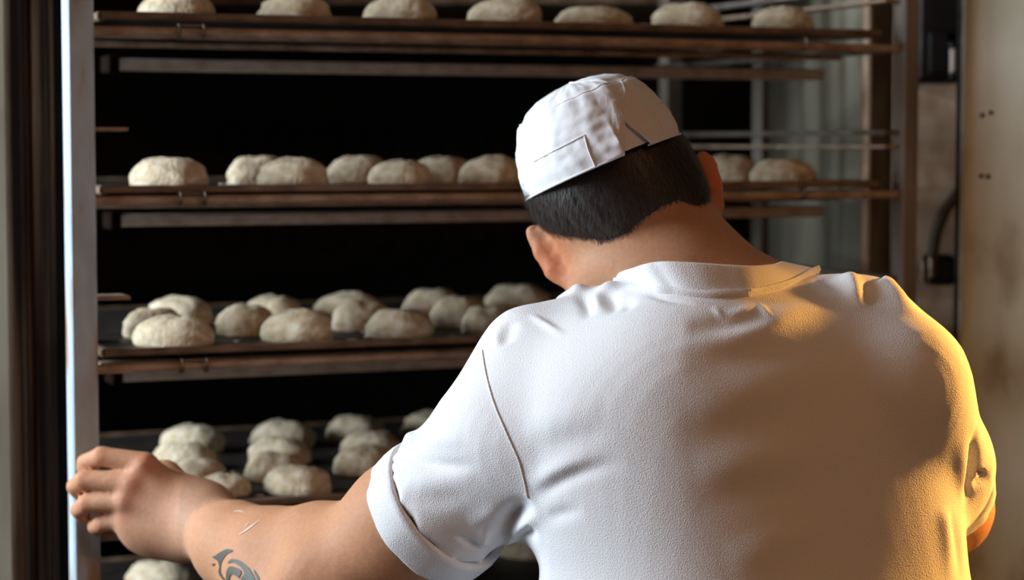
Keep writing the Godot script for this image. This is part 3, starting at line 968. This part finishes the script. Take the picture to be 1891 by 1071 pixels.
var cut_x := 0.0
var cut_x2 := 0.0
func shirt_d(p: Vector3) -> float:
	var d := cloth.d(p)
	if p.x < cut_x: d = maxf(d, (p - cuff_c).dot(cuff_a))
	elif p.x > cut_x2: d = maxf(d, (p - cuff2_c).dot(cuff2_a))
	return maxf(d, 0.86 - p.y)

func skin_color(p: Vector3) -> Color:
	var c := Vector3(0.60, 0.305, 0.168)
	return Color(c.x, c.y, c.z)

var marks := []      # [point, radius, colour shift]
func make_body(who: Node3D) -> void:
	marks = []
	for s in [[268, 850, 2.14, 0.014], [246, 890, 2.135, 0.014], [230, 922, 2.14, 0.012], [232, 956, 2.145, 0.011]]: marks.append([P(s[0], s[1], s[2]), s[3], Vector3(0.03, -0.03, -0.02)])
	for s in [[188, 843, 2.15, 0.012], [150, 886, 2.15, 0.012], [150, 932, 2.155, 0.012], [176, 968, 2.165, 0.01]]: marks.append([P(s[0], s[1], s[2]), s[3], Vector3(0.03, -0.02, -0.02)])
	for s in [[1020, 480, 2.015, 0.035], [1310, 345, 2.02, 0.035]]: marks.append([P(s[0], s[1], s[2]), s[3], Vector3(0.03, -0.11, -0.08)])
	for s in [[230, 920, 2.15, 0.08], [340, 970, 2.14, 0.06]]: marks.append([P(s[0], s[1], s[2]), s[3], Vector3(0.03, 0.035, 0.04)])
	var parts := []
	# head and neck; left arm; left hand; right arm; the trunk inside the shirt
	parts.append(boxed([P(1120, 345, 2.03)], 0.16, 0.0055, 1))
	parts.append(boxed([P(1250, 540, 1.95), P(1120, 560, 1.97)], 0.09, 0.007, 1))
	parts.append(boxed([P(880, 860, 1.87), P(572, 1116, 1.98), P(450, 1000, 2.08)], 0.07, 0.007, 1))
	parts.append(boxed([P(380, 960, 2.15), P(140, 900, 2.2), P(270, 860, 2.21), P(270, 980, 2.16)], 0.035, 0.0036, 1))
	parts.append(boxed([P(1720, 850, 1.92), P(1742, 938, 2.02), P(1600, 1000, 2.36)], 0.06, 0.008, 1))
	parts.append(boxed([P(1000, 700, 1.86), P(1690, 720, 1.82), P(1390, 1480, 1.86)], 0.09, 0.016, 0))
	var m := join(parts)
	var v: PackedVector3Array = m[0]
	var col := PackedColorArray()
	col.resize(v.size())
	for i in v.size():
		var c := Vector3(0.60, 0.305, 0.168)
		for k in marks:
			var d2: float = v[i].distance_squared_to(k[0]) / (k[1] * k[1])
			if d2 < 4.0: c += k[2] * exp(-d2)
		col[i] = Color(c.x, c.y, c.z)
	part("body", to_mesh(v, m[1], col), M.skin, who, -who.position)
	make_ink(who)

# the surface of a solid inside the box round some points
func boxed(pts: Array, pad: float, cell: float, steps: int) -> Array:
	var lo: Vector3 = pts[0]
	var hi: Vector3 = pts[0]
	for p in pts:
		lo = lo.min(p)
		hi = hi.max(p)
	var some := body.near(lo - Vector3.ONE * pad, hi + Vector3.ONE * pad)
	var f := func(p: Vector3) -> float: return some.d(p)
	var m := nets(f, lo - Vector3.ONE * pad, hi + Vector3.ONE * pad, cell)
	for i in steps: m = smooth_once(m[0], m[1])
	return m

# a flat shape drawn on a surface: rows of pixel points are dropped on it along the viewing direction and lifted by a hair
func laid(f: Callable, left: Array, right: Array, per: int, across: int, lift: float) -> Array:
	var a := spline(left, per)
	var b := spline(right, per)
	var rows := []
	var n := a.size()
	var rowsb := []
	for i in n:
		var row := []
		for k in across + 1:
			var q: Vector2 = a[i].lerp(b[i], float(k) / across)
			var h := hit(f, q.x, q.y)
			row.append(h + (EYE - h).normalized() * lift)
		rows.append(row)
	return grid(rows)

func make_ink(who: Node3D) -> void:
	var f := func(p: Vector3) -> float: return body.d(p)
	var k := 140.0 / 1891.0
	var T := func(l: Array) -> Array: return l.map(func(p): return Vector2(360 + p[0] * k, 1000 + p[1] * k))
	var bands := [
		[[[930, 200], [780, 190], [600, 280], [500, 350], [410, 380]], [[930, 245], [810, 300], [720, 400], [640, 480], [560, 480]]],
		[[[500, 380], [570, 500], [600, 640], [580, 760], [640, 880], [760, 1010]], [[720, 400], [650, 540], [640, 650], [640, 760], [690, 880], [800, 1010]]],
		[[[500, 540], [450, 550], [410, 570]], [[500, 560], [470, 610], [420, 590]]],
		[[[800, 530], [900, 440], [1060, 450], [1200, 540], [1340, 660], [1440, 820], [1500, 960], [1540, 1080]], [[830, 540], [950, 520], [1080, 590], [1180, 690], [1220, 800], [1160, 880], [1130, 980], [1120, 1080]]],
		[[[770, 1080], [770, 860], [790, 720], [870, 620], [1000, 640], [1120, 700], [1150, 780]], [[850, 1080], [850, 940], [880, 840], [940, 820], [1010, 850], [1060, 890], [1090, 910]]],
		[[[1460, 690], [1540, 800], [1600, 920], [1640, 1080]], [[1455, 720], [1490, 830], [1530, 930], [1560, 1080]]],
	]
	var parts := []
	for b in bands: parts.append(laid(f, T.call(b[0]), T.call(b[1]), 5, 4, 0.0006))
	tag(part("tattoo", to_mesh_of(join(parts)), M.ink, who, -who.position), "curling dark grey tattoo on the forearm")
	# flour smears near the wrist
	var fp := []
	for s in [[[440, 988], [458, 976], [479, 960], 1.6], [[452, 972], [456, 968], [460, 964], 0.8], [[430, 945], [440, 943], [452, 946], 0.9]]:
		var lf := []
		var rt := []
		for i in 3:
			var w: float = s[3] * [0.15, 1.0, 0.15][i]
			lf.append(Vector2(s[i][0], s[i][1] - w))
			rt.append(Vector2(s[i][0], s[i][1] + w))
		fp.append(laid(f, lf, rt, 5, 2, 0.0003))
	part("flour_smear", to_mesh_of(join(fp)), M.flour, who, -who.position)

# --- hair --------------------------------------------------------------------
var hairline := []
func hair_cover(p: Vector3) -> float:      # above 0 where hair grows
	var q := p - hc
	var x := q.dot(hx)
	var y := q.dot(cap_u)
	var z := q.dot(cap_b)
	# lower edge on the back of the head, over x across the head
	var xs := [-0.08, -0.0615, -0.031, -0.013, 0.007, 0.029, 0.047, 0.06]
	var ys := [-0.013, -0.0263, -0.046, -0.049, -0.0427, -0.038, -0.038, -0.05]
	var low: float = ys[0] if x < xs[0] else ys[7]
	for i in 7:
		if x >= xs[i] and x < xs[i + 1]: low = lerpf(ys[i], ys[i + 1], (x - xs[i]) / (xs[i + 1] - xs[i]))
	low -= 0.004
	# round the ears and up the temples
	if z < 0.0: low += 1.6 * -z
	return y - low

func make_hair(who: Node3D) -> void:
	var neck := Field.new()
	for i in range(0, 3): neck.add(body.A[i], body.A[i] + body.B[i], body.RA[i], body.RB[i], body.K[i], body.W[i], 1.0 / (body.S[i] + 1.0))
	for i in range(14, 20): neck.add(body.A[i], body.A[i] + body.B[i], body.RA[i], body.RB[i], body.K[i], body.W[i], 1.0 / (body.S[i] + 1.0))
	var g := func(p: Vector3) -> float:
		return neck.d(p) + 0.003 - 0.0085 * smoothstep(-0.004, 0.022, hair_cover(p))
	var m := nets(g, hc - Vector3(0.13, 0.12, 0.12), hc + Vector3(0.13, 0.1, 0.13), 0.005)
	m = smooth_once(m[0], m[1])
	# keep what grows out of the skin
	var v: PackedVector3Array = m[0]
	var q: PackedInt32Array = m[1]
	var keep := PackedInt32Array()
	var n := FastNoiseLite.new()
	n.seed = 4
	n.frequency = 160.0
	var cover := PackedFloat32Array()
	for p in v: cover.append(hair_cover(p))
	for i in range(0, q.size(), 4):
		var ok := true
		for j in 4:
			if cover[q[i + j]] < -0.003: ok = false
		if ok: keep.append_array([q[i], q[i + 1], q[i + 2], q[i + 3]])
	var nor := normals(v, keep)
	for i in v.size(): v[i] += nor[i] * 0.0009 * n.get_noise_3dv(v[i])
	var hair := part("hair", to_mesh(v, keep), M.hair, who, -who.position)
	# short strands lying down the head
	var rng := RandomNumberGenerator.new()
	rng.seed = 11
	var sv := PackedVector3Array()
	var sn := PackedVector3Array()
	var ids := []
	for i in v.size():
		if cover[i] > -0.002 and cover[i] < 0.075 and nor[i].length() > 0.5: ids.append(i)
	var down := -cap_u
	for s in 22000:
		var i: int = ids[rng.randi() % ids.size()]
		var nn := nor[i]
		var base := v[i] + Vector3(rng.randf_range(-1, 1), rng.randf_range(-1, 1), rng.randf_range(-1, 1)) * 0.0015
		var edge := clampf(cover[i] / 0.02, 0.0, 1.0)
		var flow := (down + hx * (-0.25 + rng.randf_range(-0.35, 0.35)) + view * Vector3.LEFT * 0.1)
		flow = (flow - nn * flow.dot(nn)).normalized()
		var len := rng.randf_range(0.007, 0.014) * (0.55 + 0.45 * edge)
		var dirn := (flow + nn * rng.randf_range(0.08, 0.45) * edge + nn * 0.06).normalized()
		var sd := dirn.cross(nn).normalized() * rng.randf_range(0.00014, 0.00026)
		var a := base - nn * 0.001
		var mid := base + dirn * len * 0.5
		var tip := base + (dirn * 0.85 + flow * 0.15) * len - nn * 0.0006
		for p in [a - sd, mid - sd * 0.8, a + sd, a + sd, mid - sd * 0.8, mid + sd * 0.8, mid - sd * 0.8, tip, mid + sd * 0.8]:
			sv.append(p)
			sn.append((nn + sd.normalized() * 0.2).normalized())
	var arr := []
	arr.resize(Mesh.ARRAY_MAX)
	arr[Mesh.ARRAY_VERTEX] = sv
	arr[Mesh.ARRAY_NORMAL] = sn
	var am := ArrayMesh.new()
	am.add_surface_from_arrays(Mesh.PRIMITIVE_TRIANGLES, arr)
	tag(part("hair_strands", am, M.strand, hair), "", "", "", "stuff")

# --- cap ---------------------------------------------------------------------
const CAP_H := 0.084
const CAP_A := 0.0775
const CAP_B := 0.1
func cap_point(phi: float, h: float, grow := 0.0) -> Vector3:       # phi 0 at the back, towards the right; h 0 rim to 1 crown
	var prof := [1.0, 1.005, 0.985, 0.95, 0.905, 0.845, 0.76, 0.63, 0.46, 0.26, 0.0]
	var hs := [0.0, 0.12, 0.26, 0.4, 0.52, 0.64, 0.76, 0.86, 0.935, 0.98, 1.0]
	var r := 0.0
	for i in 10:
		if h <= hs[i + 1]:
			r = lerpf(prof[i], prof[i + 1], smoothstep(0, 1, (h - hs[i]) / (hs[i + 1] - hs[i])) * 0.3 + 0.7 * (h - hs[i]) / (hs[i + 1] - hs[i]))
			break
	var dir := hx * sin(phi) * CAP_A + cap_b * cos(phi) * CAP_B
	var out := (hx * sin(phi) / CAP_A + cap_b * cos(phi) / CAP_B).normalized()
	return cap_o + dir * r + cap_u * (h * CAP_H) + (out * (1.0 - h * h) + cap_u * h * h) * grow

func cap_wave(phi: float, h: float) -> float:
	var n := 0.0
	# seam down the back: left panel stands proud of the right one
	var x := phi - (0.19 + 0.62 * h * (1.0 - 0.35 * h))
	n += 0.0028 * exp(-pow((x + 0.05) * 9.0, 2.0)) * smoothstep(1.0, 0.75, h)
	n -= 0.0018 * exp(-pow((x - 0.12) * 7.0, 2.0)) * smoothstep(1.0, 0.75, h)
	# gathers beside the seam and round the crown seam
	n += 0.0006 * sin(h * 46.0 + phi * 5.0) * exp(-pow(x * 4.5, 2.0)) * smoothstep(0.95, 0.6, h)
	n += 0.0007 * sin(phi * 21.0) * exp(-pow((h - 0.7) * 6.0, 2.0))
	n += 0.0005 * sin(phi * 34.0 + h * 9.0) * exp(-pow((phi + 0.25) * 2.2, 2.0)) * smoothstep(0.5, 0.2, h)
	n -= 0.0022 * exp(-pow((h - 0.80) * 24.0, 2.0))
	n += 0.0016 * exp(-pow((h - 0.75) * 18.0, 2.0))
	return n

func make_cap(who: Node3D) -> void:
	var cap := Node3D.new()
	cap.name = "cap"
	who.add_child(cap)
	var inv := -who.position
	var phis := []
	var n0 := 150
	for i in n0: phis.append(-PI + TAU * i / n0)
	for s in [0.19, 0.375, 0.53]: phis.append(s)
	phis.sort()
	var rows := []
	var inner := []
	var nz := FastNoiseLite.new()
	nz.seed = 8
	nz.frequency = 1.0
	nz.fractal_octaves = 3
	var nh := 46
	for j in nh + 1:
		var row := []
		var rin := []
		for ph in phis:
			var h0 := 0.0
			if ph > 0.19 and ph <= 0.375: h0 = (ph - 0.19) / 0.185 * 0.33
			elif ph > 0.375 and ph < 0.53: h0 = (0.53 - ph) / 0.155 * 0.33
			var h: float = h0 + (1.0 - h0) * j / nh
			var g := cap_wave(ph, h)
			var lift := 0.0
			if ph <= 0.19 and ph > -0.12: lift = 0.0035 * smoothstep(-0.12, 0.19, ph) * smoothstep(0.5, 0.0, h)
			if ph >= 0.375 and ph < 0.75: lift = 0.0065 * smoothstep(0.75, 0.45, ph) * smoothstep(0.4, 0.0, h)
			g += lift + 0.0016 * nz.get_noise_3d(sin(ph) * 3.0, cos(ph) * 3.0, h * 4.0) * smoothstep(0.0, 0.2, h) + 0.0008 * nz.get_noise_3d(sin(ph) * 9.0, cos(ph) * 9.0, h * 6.0)
			row.append(cap_point(ph, h, g))
			if j < 14: rin.append(cap_point(ph, h, g - 0.0017))
		rows.append(row)
		if j < 14: inner.append(rin)
	inner.reverse()
	var fabric := to_mesh_of(grid(inner + rows, true))
	part("crown", fabric, M.cap, cap, inv)
	# inner band seen through the slit
	var band := []
	for e in [[0.035, -0.003], [0.34, -0.004], [0.34, -0.0055], [0.035, -0.0045]]:
		var row := []
		for i in 25: row.append(cap_point(-0.05 + 0.85 * i / 24.0, e[0], e[1]))
		band.append(row)
	band.append(band[0])
	tag(part("inner_band", to_mesh_of(grid(band)), M.cap, cap, inv), "inner band showing in the slit")
	# stitched seams
	var line := func(pts: Array) -> Array:
		var out := []
		for p in spline(pts.map(func(e): return Vector2(e[0], e[1])), 8):
			out.append(cap_point(p.x, p.y, cap_wave(p.x, p.y) + 0.0004 + 0.0016 * nz.get_noise_3d(sin(p.x) * 3.0, cos(p.x) * 3.0, p.y * 4.0) * smoothstep(0.0, 0.2, p.y)))
		return out
	var round_ := []
	for i in 49: round_.append([-PI + TAU * i / 48.0, 0.785])
	for s in [round_, [[-0.16, 0.0], [-0.16, 0.2], [-0.14, 0.36]], [[-0.14, 0.36], [-0.5, 0.34], [-0.9, 0.33]], [[0.375, 0.33], [0.52, 0.5], [0.66, 0.64], [0.82, 0.78]], [[0.82, 0.0], [0.86, 0.2], [0.92, 0.38]], [[0.92, 0.38], [1.15, 0.4], [1.5, 0.38]], [[0.6, 0.79], [0.4, 0.9], [0.0, 0.985]]]:
		part("seam", to_mesh_of(tube(line.call(s), 0.0007, 6)), M.cap, cap, inv)
	part("hem", to_mesh_of(tube(range(61).map(func(i): return cap_point(0.53 + (TAU - 0.34) * i / 60.0, 0.004, 0.0004 + cap_wave(wrapf(0.53 + (TAU - 0.34) * i / 60.0, -PI, PI), 0.0))), 0.0011, 6)), M.cap, cap, inv)

# --- shirt -------------------------------------------------------------------
# folds: [pixel polyline, height in metres, width in metres]
var folds := []
func fold_list() -> Array:
	return [
		# spine hollow
		# left armpit and side
		[[[978, 925], [1010, 903], [1050, 880], [1100, 864], [1160, 850]], -0.004, 0.0065],
		[[[978, 900], [1010, 882], [1060, 858], [1120, 842]], 0.0035, 0.009],
		[[[985, 922], [950, 950], [930, 985], [905, 1012]], -0.011, 0.0085],
		[[[1005, 945], [970, 968], [945, 995], [930, 1008]], 0.006, 0.007],
		[[[992, 972], [965, 990], [950, 1003]], -0.007, 0.006],
		[[[1000, 962], [1040, 948], [1080, 944]], -0.0025, 0.006],
		# pinches on the left shoulder
		[[[975, 578], [1010, 600], [1046, 622]], 0.0028, 0.0032],
		[[[940, 590], [934, 618], [938, 640]], -0.005, 0.008],
		[[[905, 640], [950, 600]], 0.003, 0.01],
		# gathers left of the collar
		[[[1070, 535], [1085, 565], [1090, 590]], -0.004, 0.006],
		[[[1120, 535], [1132, 560], [1135, 580]], -0.005, 0.007],
		[[[1068, 528], [1066, 545]], 0.006, 0.009],
		[[[1128, 522], [1120, 545]], 0.006, 0.010],
		[[[1098, 540], [1108, 580]], 0.003, 0.006],
		[[[1190, 538], [1230, 552], [1290, 562]], -0.002, 0.004],
		[[[1150, 545], [1165, 575]], -0.003, 0.006],
		# label pinch and soft bands on the right of the back
		[[[1318, 562], [1328, 578], [1340, 588]], 0.0014, 0.0026],
		[[[1330, 590], [1370, 576], [1400, 560]], 0.0022, 0.006],
		[[[1404, 558], [1412, 575], [1424, 592]], 0.002, 0.003],
		[[[1260, 606], [1350, 600], [1440, 585]], -0.004, 0.010],
		[[[1230, 632], [1340, 624], [1410, 606], [1470, 574], [1530, 550]], 0.0045, 0.012],
		[[[1250, 672], [1380, 655], [1520, 615]], -0.003, 0.016],
		[[[1265, 752], [1390, 722], [1490, 692], [1600, 655]], 0.0026, 0.016],
		[[[1240, 812], [1380, 790], [1520, 755]], -0.0026, 0.016],
		[[[1275, 872], [1400, 855], [1560, 825]], 0.002, 0.016],
		[[[1260, 925], [1400, 905], [1500, 890]], -0.002, 0.016],
		[[[1330, 1040], [1440, 1000], [1530, 965]], 0.0025, 0.015],
		[[[960, 800], [1040, 770], [1120, 760]], 0.002, 0.014],
		[[[960, 845], [1060, 810], [1140, 800]], -0.0015, 0.01],
		# left sleeve
		[[[730, 838], [790, 855], [840, 862], [890, 855]], -0.0035, 0.006],
		[[[770, 800], [800, 812], [860, 815]], 0.003, 0.008],
		[[[765, 790], [790, 782]], -0.005, 0.006],
		[[[785, 745], [800, 770]], 0.004, 0.007],
		[[[752, 800], [765, 822]], 0.005, 0.007],
		[[[740, 915], [800, 925], [870, 915]], -0.0015, 0.009],
		[[[740, 885], [800, 893], [880, 885]], 0.002, 0.010],
		[[[878, 1000], [868, 1012]], -0.006, 0.012],
		[[[905, 965], [893, 1000], [905, 1010]], 0.004, 0.006],
		[[[930, 930], [890, 960], [860, 965]], 0.002, 0.008],
		# right shoulder top
		[[[1553, 492], [1580, 530], [1600, 575]], 0.009, 0.010],
		[[[1592, 510], [1600, 545], [1612, 570]], -0.006, 0.008],
		[[[1625, 508], [1650, 540], [1690, 590]], 0.008, 0.012],
		[[[1500, 497], [1540, 525], [1575, 545]], -0.003, 0.008],
		# right side and sleeve
		[[[1798, 790], [1800, 840], [1790, 900], [1790, 935]], -0.009, 0.008],
		[[[1740, 930], [1748, 985], [1758, 1100]], 0.003, 0.009],
		[[[1755, 940], [1768, 1010], [1774, 1080]], -0.0018, 0.007],
		[[[1775, 800], [1778, 880], [1788, 920]], 0.003, 0.01],
		[[[1815, 880], [1818, 868]], -0.008, 0.005],
		[[[1798, 900], [1815, 885], [1832, 880]], -0.005, 0.005],
	]

func make_shirt(who: Node3D) -> void:
	var shirt := Node3D.new()
	shirt.name = "shirt"
	who.add_child(shirt)
	var inv := -who.position
	cut_x = P(925, 900, 1.9).x
	cut_x2 = P(1788, 900, 1.93).x
	var f := func(p: Vector3) -> float: return shirt_d(p)
	var lo := P(690, 1400, 1.9).min(P(690, 480, 1.9))
	lo.y = 0.83
	lo.z = -2.12
	var hi := P(1860, 460, 1.9)
	hi.z = -1.66
	var m := nets(f, lo, hi, 0.0085)
	m = smooth_once(m[0], m[1])
	m = smooth_once(m[0], m[1])
	var v: PackedVector3Array = m[0]
	# folds
	var nor := normals(v, m[1])
	var fs := []
	for e in fold_list():
		var pts := []
		for p in spline(e[0].map(func(a): return Vector2(a[0], a[1])), 3):
			var h := hit(f, p.x, p.y)
			if (h - EYE).dot(view * Vector3.FORWARD) > 2.35: h = P(p.x, p.y, 1.86)
			pts.append(h)
		var box := AABB(pts[0], Vector3.ZERO)
		for p in pts: box = box.expand(p)
		fs.append([pts, e[1], e[2], box.grow(e[2] * 2.4)])
	for i in v.size():
		if v[i].z < -1.99: continue
		var push := 0.0
		for e in fs:
			if not e[3].has_point(v[i]): continue
			var best := 1e9
			var bt := 0.0
			var pts: Array = e[0]
			var n := pts.size()
			for k in n - 1:
				var a: Vector3 = pts[k]
				var ab: Vector3 = pts[k + 1] - a
				var t := clampf((v[i] - a).dot(ab) / maxf(ab.length_squared(), 1e-9), 0, 1)
				var d2 := v[i].distance_squared_to(a + ab * t)
				if d2 < best:
					best = d2
					bt = (k + t) / (n - 1)
			var w: float = e[2]
			push += 0.9 * e[1] * exp(-best / (w * w)) * smoothstep(0.0, 0.4, bt) * smoothstep(0.0, 0.5, 1.0 - bt)
		v[i] += nor[i] * push
	part("cloth", to_mesh(v, m[1]), M.cotton, shirt, inv)
	# shoulder seam of the left sleeve
	var seam := []
	for p in spline([Vector2(890, 646), Vector2(897, 690), Vector2(912, 745), Vector2(935, 800), Vector2(957, 850), Vector2(969, 895), Vector2(974, 920)], 6):
		var h := hit(f, p.x, p.y)
		seam.append(h + (EYE - h).normalized() * 0.0001)
	part("seam", to_mesh_of(tube(seam, 0.0007, 8)), M.cotton, shirt, inv)
	# cuffs
	cuff(shirt, inv, cuff_c, cuff_a, 0.0635, 0.031)
	cuff(shirt, inv, cuff2_c, cuff2_a, 0.0445, 0.022)
	# collar: a standing rib band round the neck
	var bk := []
	for e in [[1200, 529], [1250, 537], [1300, 542], [1350, 541], [1400, 537], [1462, 519]]:
		var h := hit(f, e[0], e[1])
		bk.append(h + (EYE - h).normalized() * 0.001)
	var B := spline([P(1132, 522, 1.965)] + bk + [P(1505, 497, 1.935), P(1452, 553, 2.005), P(1310, 612, 2.062), P(1168, 583, 2.03)], 10, true)
	var lean := []
	var tk := [[1172, 493], [1215, 482], [1275, 483], [1335, 487], [1390, 490], [1427, 487]]
	for i in 6:
		var dp: float = -(view.inverse() * (bk[i] - EYE)).z
		lean.append(P(tk[i][0], tk[i][1], dp + 0.011))
	var T := spline([P(1146, 510, 1.965)] + lean + [P(1443, 486, 1.935), P(1400, 535, 2.01), P(1310, 588, 2.05), P(1195, 556, 2.03)], 10, true)
	var rows := []
	var mid := P(1300, 520, 1.98)
	for e in [[-0.12, 0.0], [0.0, 0.0035], [0.2, 0.0036], [0.5, 0.0038], [0.85, 0.0032], [0.97, 0.0022], [1.0, 0.0], [0.9, -0.001], [0.4, -0.002]]:
		var row := []
		for i in B.size():
			var p: Vector3 = B[i].lerp(T[i], e[0])
			var out: Vector3 = p - mid
			out.y = 0.0
			row.append(p + out.normalized() * e[1])
		rows.append(row)
	part("collar", to_mesh_of(smooth_grid(grid(rows, true))), M.cotton, shirt, inv)
	# ribbed seam under the collar: small ridges side by side
	var rib := []
	for i in range(0, B.size()):
		var a: Vector3 = B[i]
		var b: Vector3 = B[(i + 1) % B.size()]
		for k in 4:
			var p := a.lerp(b, k / 4.0)
			var out := p - mid
			out.y = 0
			rib.append(tube([p + out.normalized() * 0.0034 + Vector3(0, 0.0028, 0), p + out.normalized() * 0.0046, p + out.normalized() * 0.003 - Vector3(0, 0.0035, 0)], 0.0011, 5))
	tag(part("collar_rib", to_mesh_of(join(rib)), M.cotton, shirt, inv), "", "", "", "stuff")

func smooth_grid(m: Array) -> Array:
	return smooth_once(m[0], m[1])

func cuff(shirt: Node3D, inv: Vector3, c: Vector3, a: Vector3, r: float, wide: float) -> void:
	var u := a.cross(view * Vector3.BACK).normalized()
	var w := u.cross(a).normalized()
	var nz := FastNoiseLite.new()
	nz.seed = 21
	nz.frequency = 1.0
	var rows := []
	# profile round the band: [along the arm, out from the radius]
	for e in [[-0.002, -0.004], [-0.0035, 0.0008], [-0.002, 0.0035], [0.003, 0.0042], [0.5, 0.004], [0.92, 0.0032], [1.0, 0.001], [1.0, -0.0015], [0.9, -0.004], [0.3, -0.006]]:
		var row := []
		for k in 72:
			var t := TAU * k / 72
			var along: float = e[0] * (wide if e[0] > 0.1 else 1.0)
			var rr: float = r + e[1] + 0.0018 * nz.get_noise_2d(cos(t) * 2.0, sin(t) * 2.0 + along * 20.0)
			row.append(c + a * along + (u * cos(t) + w * sin(t)) * rr)
		rows.append(row)
	rows.append(rows[0])
	part("cuff", to_mesh_of(grid(rows, true)), M.cotton, shirt, inv)

# --- below the frame: trousers and shoes ---------------------------------------
func make_legs(who: Node3D) -> void:
	var inv := -who.position
	var f := Field.new()
	f.add(Vector3(0.2, 0.98, -1.87), Vector3(0.2, 0.86, -1.86), 0.105, 0.125, 0.05, Vector3.RIGHT, 1.45)
	for s in [-1.0, 1.0]:
		f.add(Vector3(0.2 + 0.09 * s, 0.86, -1.86), Vector3(0.2 + 0.11 * s, 0.48, -1.87), 0.098, 0.07, 0.03)
		f.add(Vector3(0.2 + 0.11 * s, 0.48, -1.87), Vector3(0.2 + 0.12 * s, 0.09, -1.84), 0.07, 0.062, 0.03)
	var g := func(p: Vector3) -> float: return maxf(f.d(p), 0.05 - p.y)
	var m := nets(g, Vector3(-0.05, 0.03, -2.06), Vector3(0.45, 1.08, -1.68), 0.016)
	m = smooth_once(m[0], m[1])
	part("trousers", to_mesh(m[0], m[1]), M.trouser, who, inv)
	for s in [-1.0, 1.0]:
		var h := Field.new()
		var x: float = 0.2 + 0.12 * s
		h.add(Vector3(x, 0.045, -1.80), Vector3(x + 0.02 * s, 0.035, -1.98), 0.042, 0.04, 0.02)
		h.add(Vector3(x, 0.07, -1.83), Vector3(x, 0.1, -1.83), 0.045, 0.045, 0.03)
		var hd := func(p: Vector3) -> float: return maxf(h.d(p), 0.001 - p.y)
		var sh := nets(hd, Vector3(x - 0.1, -0.01, -2.06), Vector3(x + 0.1, 0.17, -1.73), 0.01)
		sh = smooth_once(sh[0], sh[1])
		part("shoe", to_mesh(sh[0], sh[1]), M.shoe, who, inv)
